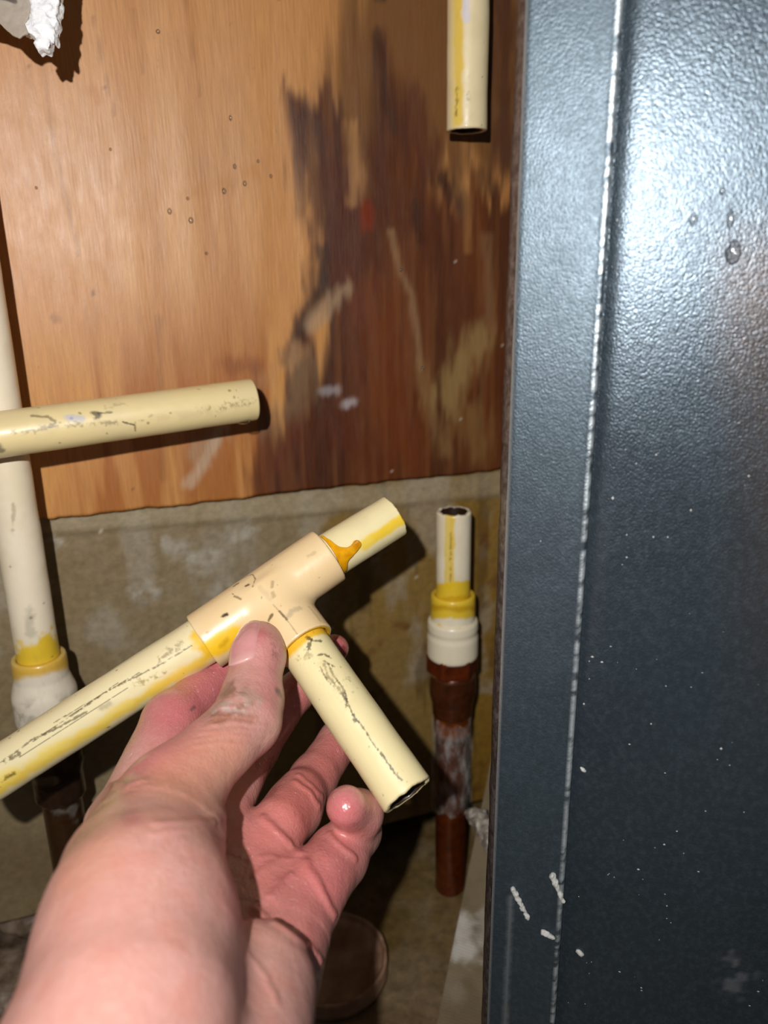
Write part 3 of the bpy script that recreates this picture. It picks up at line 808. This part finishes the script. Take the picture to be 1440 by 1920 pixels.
RING = [(hp(524, 1540, .3070), hp(562, 1484, .3270), .0102, .0094), (hp(495, 1592, .300), hp(550, 1520, .322), .0122, .0112), (hp(550, 1520, .322), hp(586, 1462, .343), .0112, .0098),
        (hp(586, 1462, .343), hp(636, 1390, .366), .0104, .0094), (hp(636, 1390, .366), hp(664, 1350, .372), .0092, .0078)]
LITTLE = [(hp(600, 1645, .2910), hp(632, 1600, .3040), .0112, .0100), (hp(578, 1680, .285), hp(632, 1610, .306), .0128, .0114), (hp(632, 1610, .306), hp(668, 1560, .320), .0114, .0098),
          (hp(668, 1560, .320), hp(674, 1526, .309), .0094, .0088), (hp(674, 1526, .309), hp(650, 1512, .296), .0088, .0078)]
HB_LO, HB_HI = None, None
allc = np.concatenate([[np.array(a) - max(ra, rb), np.array(b) - max(ra, rb), np.array(a) + max(ra, rb), np.array(b) + max(ra, rb)] for L_ in (PALM, FORE, THENAR, FORE2, THUMB, INDEX, MIDDLE, RING, LITTLE) for a, b, ra, rb in L_])
HB_LO, HB_HI = allc.min(0) - .004, allc.max(0) + .004
HV = .00085
def group_field(ax, prims, k, base=None):
    d = base.copy() if base is not None else np.full([len(a) for a in ax], 1.0, np.float32)
    for a, b, ra, rb in prims:
        lo, hi = prim_box(a, b, ra, rb, max(k, .004) * 1.6)
        r, g = sub(ax, lo, hi)
        d[r] = smin(d[r], cone(g, a, b, ra, rb), k)
    return d
def hand_f(ax):
    palm = group_field(ax, PALM, .011)
    arm = group_field(ax, THENAR, .010)
    arm = group_field(ax, FORE, .014, arm)
    arm = group_field(ax, FORE2, .007, arm)
    out = smin(palm, arm, .005)
    for fg, kj in ((INDEX, .007), (MIDDLE, .006), (RING, .006), (LITTLE, .006), (THUMB, .008)):
        f = group_field(ax, fg, .0042)
        near = f < .03
        gfield = np.full_like(palm, 1.0); gfield[near] = smin((arm if fg is THUMB else palm)[near], f[near], kj)
        out = smin(out, np.where(near, gfield, 1.0), .0008)
    return out
V, fc = nets(hand_f, HB_LO, HB_HI, HV)
print('hand verts', len(V))
def normals(V, fc):
    n = np.zeros_like(V); a, b, c, d = (V[fc[:, i]] for i in range(4))
    fn = np.cross(c - a, d - b)
    for i in range(4): np.add.at(n, fc[:, i], fn)
    return n / (np.linalg.norm(n, axis=1)[:, None] + 1e-12)
NRM = normals(V, fc)
pt = Painter(V, 'bb8d85')
creases = [  # points, width, depth
    ([(560, 1598), (540, 1575), (510, 1545), (492, 1530)], .0016, .0010),            # base of ring finger
    ([(574, 1614), (590, 1640), (615, 1690), (628, 1716)], .0017, .0011),            # base of little finger
    ([(600, 1512), (583, 1486), (555, 1462)], .0014, .0008), ([(606, 1492), (585, 1470), (560, 1450)], .0012, .0006),
    ([(617, 1560), (640, 1585), (668, 1606)], .0013, .0009),
    ([(478, 1704), (540, 1745), (585, 1780), (602, 1800)], .0018, .0010),   # across the heel of the palm
    ([(512, 1680), (530, 1650), (545, 1640)], .0016, .0009), ([(480, 1640), (520, 1610)], .0014, .0006),
    ([(490, 1605), (545, 1608)], .0012, .0004),
    ([(425, 1522), (395, 1538), (300, 1545)], .0018, .0009),            # thumb base fold
    ([(415, 1540), (380, 1550), (290, 1562)], .0012, .0005),
    ([(470, 1790), (500, 1830), (520, 1880)], .0012, .0004),
    ([(385, 1362), (430, 1352), (500, 1356)], .0010, .0005), ([(380, 1374), (440, 1363), (508, 1368)], .0010, .0004),
    ([(372, 1384), (430, 1376), (495, 1382)], .0009, .0003), ([(398, 1342), (440, 1338), (480, 1345)], .0010, .0005),
    ([(365, 1396), (430, 1390), (490, 1396)], .0009, .0003), ([(410, 1325), (450, 1318)], .0009, .0004),
    ([(205, 1468), (240, 1472), (262, 1462)], .0014, .0009),
]
crm = np.zeros(len(V))
for q, w, dp in creases:
    q2 = [q[0]]
    for a, b2 in zip(q[:-1], q[1:]):
        for t in (.33, .66, 1): q2.append((a[0] + (b2[0] - a[0]) * t, a[1] + (b2[1] - a[1]) * t))
    d = pt.dist(q2, 4); k = np.exp(-(d / w) ** 2)
    V = V - NRM * (k * dp)[:, None]; crm = np.maximum(crm, np.exp(-(d / (w * .6)) ** 2) * dp / .0014)
V = V + NRM * ((fbm(V * 110, 3, 3) - .5) * .0007)[:, None]
# pigment
def blob(pts, r, color, a, soft=.9, jag=0, fr=200, gate=0): return pt.stroke(pts, r, color, a, soft, jag, fr, gate=gate)
pt.mix(sstep(.4, .7, fbm(V * 60, 71, 4)) * .35, 'c69488')
pt.mix(sstep(.5, .7, fbm(V * 150, 72, 3)) * .22, 'b8705f')
red = 'c4696a'
blob([(500, 1560), (560, 1660), (560, 1720)], .028, red, .6); blob([(620, 1640), (660, 1580)], .018, red, .7)
blob([(560, 1500), (640, 1400)], .018, 'bf6460', .75); blob([(650, 1510)], .012, 'c05f68', .8)
blob([(330, 1330), (420, 1260), (250, 1430)], .022, 'b85f68', .8); blob([(500, 1420), (560, 1310)], .016, 'b05a58', .75); blob([(635, 1200)], .012, 'b4585c', .8)
blob([(480, 1640), (500, 1600)], .016, 'c9716c', .5)
blob([(400, 1560), (420, 1620), (430, 1680)], .010, 'd08a86', .6)
blob([(500, 1190), (515, 1260), (515, 1310)], .010, 'c57f7e', .6); blob([(480, 1180)], .006, 'b9646c', .7)
blob([(330, 1460), (420, 1420)], .016, 'c78a6e', .6)
blob([(180, 1560), (150, 1620), (190, 1500)], .014, 'b07d66', .6)
blob([(232, 1520), (245, 1535)], .004, '9a5f62', .6); blob([(245, 1465)], .004, '7d5460', .7); blob([(240, 1480), (205, 1500)], .006, 'ac7264', .5)
blob([(425, 1290), (445, 1305), (410, 1330)], .007, '6f5640', .75, .8, .004, 500, .42)
blob([(430, 1312), (455, 1300), (480, 1310)], .005, 'a9958a', .6, .8, .003, 700, .45); blob([(412, 1325), (450, 1325)], .0035, 'b9b0aa', .6, .8, .003, 700, .45)
blob([(400, 1345), (470, 1345)], .0025, '8a5a3c', .5, .8, .002, 500, .4)
blob([(526, 1294), (532, 1302)], .0022, '4c4744', .75, .8, .001, 700); blob([(515, 1190), (520, 1230)], .002, '6a4a44', .5, .8, .002, 900, .5)
blob([(362, 1328), (370, 1322)], .0009, '5a4048', .8, .7); blob([(650, 1215), (652, 1225)], .002, '7a2026', .9, .6)
pt.mix(np.clip(crm, 0, 1) * .55, '8f4440')
# wetness, kept in the alpha channel
wet = np.zeros(len(V))
for q, r in (([(545, 1480), (560, 1530)], .016), ([(605, 1620), (625, 1600)], .014), ([(540, 1720), (590, 1780)], .014), ([(480, 1640), (560, 1640)], .022),
             ([(300, 1380), (420, 1260)], .020), ([(650, 1505)], .014), ([(500, 1420), (580, 1300)], .016), ([(640, 1200)], .012), ([(600, 1440), (640, 1390)], .014), ([(180, 1540), (240, 1440)], .012)):
    wet = np.maximum(wet, 1 - sstep(r * .4, r, pt.dist(q)))
pt.c[:, 3] = wet
me = mesh('hand', V, fc); pt.write(me)
mH, nt, b = new_mat('skin', Roughness=.45, Subsurface_Weight=.12, Subsurface_Scale=.004)
b.inputs['Subsurface Radius'].default_value = (1.0, .35, .2)
at = nd(nt, 'ShaderNodeVertexColor', {'layer_name': 'Col'})
v = coords(nt)
por = nd(nt, 'ShaderNodeTexVoronoi', {'feature': 'F1'}, Vector=v, Scale=950.0).outputs[0]
n1 = noise(nt, v, 420, 5, .6); wr = noise(nt, coords(nt, (1, 1, .22)), 700, 4, .6)
c = mixc(nt, ramp(nt, n1, .35, .7, 0, .22), at.outputs[0], tuple(srgb('a8604f')))
nt.links.new(c, b.inputs['Base Color'])
wetn = mth(nt, 'MULTIPLY', at.outputs[1], ramp(nt, noise(nt, v, 160, 4), .3, .6))
nt.links.new(mth(nt, 'SUBTRACT', .38, mth(nt, 'MULTIPLY', wetn, .22)), b.inputs['Roughness'])
b.inputs['Specular IOR Level'].default_value = .7
nt.links.new(wetn, b.inputs['Coat Weight']); b.inputs['Coat Roughness'].default_value = .13
p1 = bump(nt, b, por, .18, .0006)
p2 = bump(nt, b, wr, .22, .0008, p1)
nt.links.new(nd(nt, 'ShaderNodeBump', None, Height=noise(nt, v, 700, 3, .6), Strength=.9, Distance=.0022).outputs[0], b.inputs['Coat Normal'])
hand = tag(link('hand', me, mH), 'bare left hand with wet dirty fingers holding up the cut pipe tee', 'hand')
# thumbnail
ta, tb = Vector(THUMB[2][0]), Vector(THUMB[3][1])
tax = (tb - ta).normalized(); ctr = Vector(hp(484, 1218, .3200))
tc_ = (CAM_LOC - ctr); tc_ = (tc_ - tax * tc_.dot(tax)).normalized(); ts = tax.cross(tc_)
if proj([ctr + ts * .01])[0][0][0] > proj([ctr])[0][0][0]: ts = -ts     # ts points to picture left
ang = math.radians(48)
dn = tc_ * math.cos(ang) + ts * math.sin(ang); sd = tax.cross(dn)
if sd.dot(tc_) < 0: sd = -sd
def thumb_sd(p):
    d = 1.0
    for a, b2, r0, r1 in THUMB: d = smin(np.array(d), cone(np.array(p), a, b2, r0, r1), .003)
    return float(d)
def surf_r(al, dr):
    r0, r1 = .003, .022
    for _ in range(22):
        r = (r0 + r1) / 2
        if thumb_sd(tuple(ctr + tax * al + dr * r)) < 0: r0 = r
        else: r1 = r
    return r
nu, nv = 29, 37; NVt = []
for j in range(nu):
    s_ = (j / (nu - 1)) * 2 - 1; col = []
    for i in range(nv):
        t = i / (nv - 1)
        half = math.radians(47) * (1 if t > .22 else math.sqrt(max(0, 1 - ((.22 - t) / .22) ** 2)) * .3 + .7)
        th_ = s_ * half
        al = -.0124 + t * .0236 - .0012 * s_ * s_ * t + .0016 * s_ * s_ * (1 - t)
        dr = dn * math.cos(th_) + sd * math.sin(th_)
        r = surf_r(al, dr) + .0007 - .0009 * abs(s_) ** 6 - (.0009 if i == 0 else 0)
        if t > .5 and len(col) >= 2: r = max(r, 2 * col[-1] - col[-2] - .00003)
        col.append(r); NVt.append(ctr + tax * al + dr * r)
NVt = np.array([tuple(q) for q in NVt]).reshape(nu, nv, 3).transpose(1, 0, 2).reshape(-1, 3)
nme = mesh('thumbnail', NVt, quads(nu, nv))
pn = Painter(NVt, 'c58a8a')
tv = np.repeat(np.linspace(0, 1, nv), nu)
pn.mix(sstep(.88, .95, tv) * .7, 'b9a088'); pn.mix(sstep(.25, .0, tv) * .5, 'd8b4ac'); pn.mix(sstep(.45, .6, fbm(NVt * 400, 3, 3)) * .2, 'b47a7c')
pn.write(nme)
mN, nt, b = new_mat('nail', Roughness=.25, Coat_Weight=.4, Coat_Roughness=.15)
at = nd(nt, 'ShaderNodeVertexColor', {'layer_name': 'Col'}); nt.links.new(at.outputs[0], b.inputs['Base Color'])
bump(nt, b, noise(nt, coords(nt), 500, 3), .1, .0004)
no = link('thumbnail', nme, mN, hand)
sm = no.modifiers.new('thickness', 'SOLIDIFY'); sm.thickness = .0006; sm.offset = -1
no['label'] = 'short pinkish thumbnail'

# ------------------------------------------------------------------ torn drywall at the top
mPp, nt, b = new_mat('drywall_paper', Base_Color=srgb('a2958a'), Roughness=.85)
at = nd(nt, 'ShaderNodeVertexColor', {'layer_name': 'Col'}); n1 = noise(nt, coords(nt), 200, 5)
nt.links.new(mixc(nt, ramp(nt, n1, .4, .7, 0, .3), at.outputs[0], tuple(srgb('8a7d70'))), b.inputs['Base Color'])
bump(nt, b, n1, .3, .001)
mGy, nt, b = new_mat('gypsum', Base_Color=srgb('eeeff2'), Roughness=.9)
bump(nt, b, noise(nt, coords(nt), 300, 6, .7), .6, .002)
ZD = .325
def poly_sd(pts, q):
    pts = np.array(pts, float); d = np.full(q.shape[:-1], 1e9); ins = np.zeros(q.shape[:-1], bool)
    for i in range(len(pts)):
        p0, p1 = pts[i], pts[(i + 1) % len(pts)]; e = p1 - p0
        t = np.clip((q - p0) @ e / (e @ e), 0, 1)
        d = np.minimum(d, np.linalg.norm(q - (p0 + t[..., None] * e), axis=-1))
        ins ^= ((p0[1] > q[..., 1]) != (p1[1] > q[..., 1])) & (q[..., 0] < (p1[0] - p0[0]) * (q[..., 1] - p0[1]) / (p1[1] - p0[1] + 1e-12) + p0[0])
    return np.where(ins, -d, d)
DWM = Matrix.Translation(P(0, 0, ZD)) @ R3.to_4x4()          # sheet frame: x right, y up, z to the viewer
def slab(poly_px, z0, z1, h, rough, seed, bevel=0.0):
    pts = [((x) / F * ZD, -(y) / F * ZD) for x, y in poly_px]
    def f(ax):
        r, g = sub(ax, [-9] * 3, [9] * 3)
        s = poly_sd(pts, g[..., :2])
        nz = (fbm(g.reshape(-1, 3) * 330, seed, 4).reshape(s.shape) - .5)
        s = s + nz * rough
        w = np.maximum(z0 - g[..., 2], g[..., 2] - z1 + nz * rough + (np.maximum(0, .004 + s) * bevel))
        return np.maximum(s, w)
    a = np.array(pts); lo = np.append(a.min(0) - .003, z0 - .002); hi = np.append(a.max(0) + .003, z1 + .003)
    return nets(f, lo, hi, h)
dw = empty('drywall_edge', P(50, 20, ZD), 'torn corner of grey drywall with crumbling white gypsum edge, hanging before the plywood', 'drywall')
V, fc = slab([(-110, -110), (60, -110), (57, 30), (48, 46), (52, 62), (38, 74), (24, 68), (12, 58), (0, 44), (-110, 20)], -.0005, .0008, .00045, .0012, 3)
pt = Painter(apply(DWM, V), 'a69a8e')
pt.stroke([(-10, -4), (16, 2), (30, 8)], .0012, '2e2826', .9, .5); pt.specks(20, .0003, .0008, '6a6058', .6)
pt.mix(sstep(.45, .7, fbm(pt.W * 90, 4, 3)) * .3, '958776')
me = mesh('paper_face', V, fc); pt.write(me); link('paper_face', me, mPp, dw, mw=DWM)
V, fc = slab([(42, -110), (110, -110), (108, 2), (103, 22), (105, 36), (100, 48), (101, 66), (99, 78), (94, 72), (91, 62), (91, 80), (87, 92), (81, 88), (74, 84), (67, 89), (64, 80), (66, 70), (56, 62), (50, 54), (40, 57), (42, 44), (47, 30), (44, 0)], -.007, .0012, .00050, .0026, 8, .5)
link('gypsum_core', mesh('gypsum_core', V, fc), mGy, dw, mw=DWM)

# ------------------------------------------------------------------ ribbed strip leaning in the corner, shred, lid, lumps
st0 = WOOD.hit(932, 1372, .010); stf = floor_hit(816, 1935, .004)
sa = (st0 - stf).normalized(); L = (st0 - stf).length + .05
sr = Vector((0, 0, 1)).cross(-WOOD.n); 
side = (PA.t * 1.0); side = (side - sa * side.dot(sa)).normalized(); sn = sa.cross(side)
if sn.dot(CAM_LOC - stf) < 0: sn = -sn
SM = Matrix(((side.x, sa.x, sn.x, stf.x), (side.y, sa.y, sn.y, stf.y), (side.z, sa.z, sn.z, stf.z), (0, 0, 0, 1)))
nu, nv = 26, int(L / .00028)
vv, uu = np.meshgrid(np.linspace(0, L - .052, nv), np.linspace(0, .040, nu), indexing='ij')
hh = .0006 * np.sin(vv * 2 * math.pi / .0017 + (fbm(np.stack([uu.ravel() * 90, vv.ravel() * 40, uu.ravel() * 0], 1), 3, 3).reshape(uu.shape)) * 3)
hh = hh + (fbm(np.stack([uu.ravel() * 60, vv.ravel() * 60, uu.ravel() * 0], 1), 5, 3).reshape(uu.shape) - .5) * .0012
V = np.stack([uu.ravel(), vv.ravel(), hh.ravel()], 1)
Vb = np.array([[0, 0, -.006], [.04, 0, -.006], [.04, L - .052, -.006], [0, L - .052, -.006]]); n0 = len(V)
top_i = (nv - 1) * nu
fcs = quads(nu, nv).tolist() + [(n0, n0 + 3, top_i, 0), (n0 + 1, nu - 1, top_i + nu - 1, n0 + 2), (n0, 0, nu - 1, n0 + 1), (n0 + 3, n0 + 2, top_i + nu - 1, top_i)]
me = mesh('ribbed_strip', np.concatenate([V, Vb]), fcs)
pt = Painter(apply(SM, np.concatenate([V, Vb])), '82735a')
pt.mix(sstep(.4, .65, fbm(pt.W * 70, 4, 4)) * .5, '6a5a42')
pt.stroke([(862, 1725), (866, 1770), (880, 1775)], .010, 'c9c6c0', .8, .8, .006, 250); pt.stroke([(905, 1710), (908, 1760)], .006, 'b0aaa0', .6, .8, .005, 250)
pt.stroke([(850, 1850)], .010, 'a09484', .5, .9, .005, 200)
pt.write(me)
mR, nt, b = new_mat('ribbed_weave', Roughness=.8)
at = nd(nt, 'ShaderNodeVertexColor', {'layer_name': 'Col'}); nt.links.new(at.outputs[0], b.inputs['Base Color'])
bump(nt, b, noise(nt, coords(nt), 600, 4), .3, .001)
tag(link('ribbed_strip', me, mR, mw=SM), 'grey-brown ribbed strip leaning in the corner behind the steel panel, dusted white', 'strip')

# torn grey shred bridging riser and panel
s_pts = [on_right(1515) + Vector((.011, -.006, 0)), P(895, 1532, .505), P(930, 1580, .482)]
def shred_f(ax):
    r, g = sub(ax, [-9] * 3, [9] * 3)
    d = smin(cone(g, s_pts[0], s_pts[1], .0016, .0055), cone(g, s_pts[1], s_pts[2], .0055, .0075), .003)
    return d + (fbm(g.reshape(-1, 3) * 220, 3, 4).reshape(d.shape) - .5) * .0055
qq = np.array([tuple(q) for q in s_pts])
V, fc = nets(shred_f, qq.min(0) - .012, qq.max(0) + .012, .0008)
mSh, nt, b = new_mat('grey_shred', Roughness=.7)
n1 = noise(nt, coords(nt), 160, 5); nt.links.new(mixc(nt, ramp(nt, n1, .4, .65), tuple(srgb('746d64')), tuple(srgb('c4bdb0'))), b.inputs['Base Color']); bump(nt, b, n1, .5, .002)
tag(link('torn_shred', mesh('torn_shred', V, fc), mSh), 'torn grey shred wedged between brown copper riser and steel panel', 'debris')

# shallow round lid on the floor
fc0 = floor_hit(622, 1812, .004)
LMt = Matrix.Translation(Vector((fc0.x, fc0.y, .002)))
V, fc = lathe([(.0005, .006), (.030, .006), (.0335, .0075), (.0345, .011), (.0355, .0118), (.0366, .011), (.0370, .0), (.030, 0)], 72, .003, .0005)
mLd, nt, b = new_mat('brown_lid', Roughness=.45)
n1 = noise(nt, coords(nt), 60, 5); nt.links.new(mixc(nt, ramp(nt, n1, .35, .7), tuple(srgb('b08e78')), tuple(srgb('7c5a44'))), b.inputs['Base Color'])
lid = tag(link('round_lid', mesh('round_lid', V, fc), mLd, mw=LMt), 'shallow round brown lid lying on wet floor below the palm', 'lid')

def lump(name, loc, r, sc, seed, mat, mw_rot=0, h=.0011, rough=.35):
    def f(ax):
        rr, g = sub(ax, [-9] * 3, [9] * 3)
        d = (np.linalg.norm(g / np.array(sc), axis=-1) - r) * min(sc)
        return d + (fbm(g.reshape(-1, 3) / r * 1.3 + seed, seed, 4).reshape(d.shape) - .5) * r * rough
    e = r * np.array(sc) * 1.35
    V, fc = nets(f, -e, e, h)
    return link(name, mesh(name, V, fc), mat, mw=Matrix.Translation(loc) @ Matrix.Rotation(mw_rot, 4, 'Z'))
mLu, nt, b = new_mat('wet_rubble', Roughness=.5)
n1 = noise(nt, coords(nt), 90, 6); nt.links.new(mixc(nt, ramp(nt, n1, .35, .65), tuple(srgb('8d7a68')), tuple(srgb('574434'))), b.inputs['Base Color']); bump(nt, b, n1, .5, .003)
q = floor_hit(52, 1735); tag(lump('rubble_lump', Vector((q.x, q.y, .009)), .016, (1.2, .9, .7), 3, mLu), 'rounded brown lump of rubble on the floor against the wrist, before the dark gap', 'rubble')
q = floor_hit(10, 1840); tag(lump('rubble_slab', Vector((q.x - .01, q.y, .005)), .030, (1.3, 1.0, .35), 9, mLu, rough=.25), 'flat pale rubble slab lying on the floor in front of the rounded lump', 'rubble')

# ------------------------------------------------------------------ water drops
mWt, nt, b = new_mat('water')
gl = nd(nt, 'ShaderNodeBsdfGlossy', None, Roughness=.12, Color=(1, 1, 1, 1)); tr = nd(nt, 'ShaderNodeBsdfTransparent', None, Color=(.90, .90, .90, 1))
lw = nd(nt, 'ShaderNodeLayerWeight', None, Blend=.25)
mx = nd(nt, 'ShaderNodeMixShader', None, i0=ramp(nt, lw.outputs[0], 0, 1, .05, .55), i1=tr.outputs[0], i2=gl.outputs[0])
nt.links.new(mx.outputs[0], nt.nodes['Material Output'].inputs['Surface'])
def drop_mesh(name, w, h, d, tear):
    V = []; nr, ns = 12, 24
    for i in range(nr + 1):
        ph = (math.pi / 2) * i / nr
        for j in range(ns):
            a = 2 * math.pi * j / ns; x = math.cos(a) * math.cos(ph); y = math.sin(a) * math.cos(ph)
            k = 1 - tear * .5 * max(0, y) ** 1.2
            V.append((x * w * k, y * h, d * math.sin(ph)))
    n = len(V); fcs = quads(ns, nr + 1, True).tolist()
    fcs.append(tuple(range(ns))[::-1])
    return mesh(name, V, fcs)
def drop(pl, x, y, w, h, d, tear, off, label, grp, nm='water_drop'):
    k = (pl.hit(x, y, off) - CAM_LOC).length / F
    me = drop_mesh(nm, w * k / 2, h * k / 2, d * k, tear)
    u, v_ = pl.uv(x, y, off)
    o = link(nm, me, mWt, mw=pl.m @ Matrix.Translation((u, v_, off)))
    return tag(o, label, 'water drop', grp)
g = 'water drops on the steel panel'
drop(PA, 1375, 472, 26, 40, 9, .9, -.0036, 'largest clear water drop, lowest on the blue-grey steel panel', g)
drop(PA, 1370, 411, 11, 32, 5, .4, -.0036, 'thin tall water drop just above the largest drop on the steel panel', g)
drop(PA, 1300, 411, 14, 22, 6, .8, -.0036, 'small pear-shaped water drop nearest the bright glare on the steel panel', g)
drop(PA, 1355, 358, 11, 12, 5, .2, -.0036, 'tiny round water drop topmost on the steel panel', g)
g2 = 'water beads on the plywood'
for x, y, w, h, lb_ in ((296, 59, 9, 9, 'topmost tiny water bead on the plywood, alone right of the torn drywall'),
    (358, 413, 12, 14, 'brightest water bead on the plywood, lowest of the loose row of beads'),
    (420, 358, 10, 14, 'water bead sitting at the lower edge of the darker damp spot on the plywood'),
    (459, 344, 9, 12, 'water bead at the foot of the orange damp spot on the plywood'),
    (440, 312, 8, 12, 'water bead just above the orange damp spot on the plywood'),
    (432, 221, 7, 12, 'lone slim water bead high on the plywood, above the row of beads'),
    (318, 396, 10, 14, 'water bead just left of the brightest bead on the plywood'),
    (508, 330, 7, 9, 'rightmost water bead of the row, close to the dark stain on the plywood'),
    (352, 372, 7, 8, 'faint water bead just above the brightest bead on the plywood'),
    (484, 302, 7, 8, 'highest water bead of the row, near the dark stain on the plywood'),
    (68, 352, 6, 7, 'tiny water bead nearest the left border of the plywood in the photo'),
    (387, 475, 7, 8, 'small water bead below the brightest bead on the plywood'),
    (207, 280, 6, 7, 'tiny water bead between the torn drywall and the row of beads on the plywood'),
    (792, 690, 8, 8, 'pale water bead at the kink of the pale streak on the dark plywood'),
    (752, 506, 9, 8, 'water bead at the top of the pale streak on the dark plywood'),
    (302, 760, 7, 7, 'tiny water bead just above the level cream pipe on the plywood')):
    drop(WOOD, x, y, w * .75, h * .75, 3.5, .3, .0002, lb_, g2, 'water_bead')
# drop hanging under the end of the level pipe
hc = P(456, 787, .4115)
V, fc = lathe([(.0002, .0024), (.0032, .0020), (.0040, .0004), (.0034, -.0012), (.0018, -.0022), (.0002, -.0025)], 28, .0005)
V[:, 0] *= 1.15
tag(link('water_drop', mesh('water_drop', V, fc), mWt, mw=Matrix.Translation(hc)), 'water drop hanging under the cut end of the level cream pipe', 'water drop')

# ------------------------------------------------------------------ crumbs stuck on the panel
mCr, nt, b = new_mat('plaster_crumb', Base_Color=srgb('b5b5b2'), Roughness=.8)
bump(nt, b, noise(nt, coords(nt), 900, 4), .5, .0006)
def crumb(a, b2, r0, r1, off, label, seed):
    p0, p1 = PA.hit(*a, off), PA.hit(*b2, off)
    def f(ax):
        rr, g_ = sub(ax, [-9] * 3, [9] * 3)
        d = cone(g_, p0, p1, r0, r1)
        return d + (fbm(g_.reshape(-1, 3) * 700, seed, 3).reshape(d.shape) - .5) * r0 * 1.3
    qq = np.array([tuple(p0), tuple(p1)])
    V, fc = nets(f, qq.min(0) - r0 * 2, qq.max(0) + r0 * 2, .00035)
    tag(link('plaster_crumb', mesh('plaster_crumb', V, fc), mCr), label, 'crumb', 'plaster crumbs on the steel panel')
crumb((962, 1668), (990, 1722), .0013, .0009, .001, 'long slanting plaster crumb nearest the edge of the steel panel', 3)
crumb((1036, 1642), (1055, 1690), .0013, .0010, .001, 'second slanting plaster crumb on the steel panel, beside the fold', 5)
crumb((1020, 1748), (1036, 1757), .0012, .0011, .001, 'short flat plaster crumb below the two slanting ones on the steel panel', 7)
crumb((1084, 1784), (1092, 1790), .0012, .0008, -.0040, 'lowest little white plaster crumb right of the fold on the steel panel', 9)
crumb((1092, 1442), (1097, 1445), .0010, .0007, -.0040, 'lone tiny white crumb stuck right of the fold, high above the other crumbs', 11)

# dust specks on the panel: far too small to pick apart
VS, FS = [], []
def speck_at(x, y):
    on_face = PA.uv(x, y)[0] > uF
    p = PA.hit(x, y, -.0043 if on_face else 0); r = RNG.uniform(.00022, .00060); k = len(VS)
    q = RNG.uniform(.6, 1.5, 3)
    for a, b2, c in ((1, 0, 0), (-1, 0, 0), (0, 1, 0), (0, -1, 0), (0, 0, 1), (0, 0, -1)):
        VS.append(tuple(p + PA.t * (a * r * q[0]) + Vector((0, 0, b2 * r * q[1])) - PA.n * (c * r * .6)))
    for f_ in ((0, 2, 4), (2, 1, 4), (1, 3, 4), (3, 0, 4), (2, 0, 5), (1, 2, 5), (3, 1, 5), (0, 3, 5)): FS.append(tuple(k + i for i in f_))
for _ in range(85):
    x = RNG.uniform(990, 1438); y = RNG.choice([RNG.uniform(820, 1915), RNG.uniform(300, 1915)]); speck_at(x, y)
for x, y in ((1225, 1007), (1220, 830), (1175, 1045), (1145, 1212), (1158, 1242), (1105, 1240), (1025, 1212), (1140, 1640), (1142, 1638), (1282, 1600), (1250, 1722), (1236, 1762), (1430, 1838), (1100, 1805), (1105, 1825)): speck_at(x, y)
o = link('dust_specks', mesh('dust_specks', VS, FS), mCr, panel, smooth=False); o['kind'] = 'stuff'
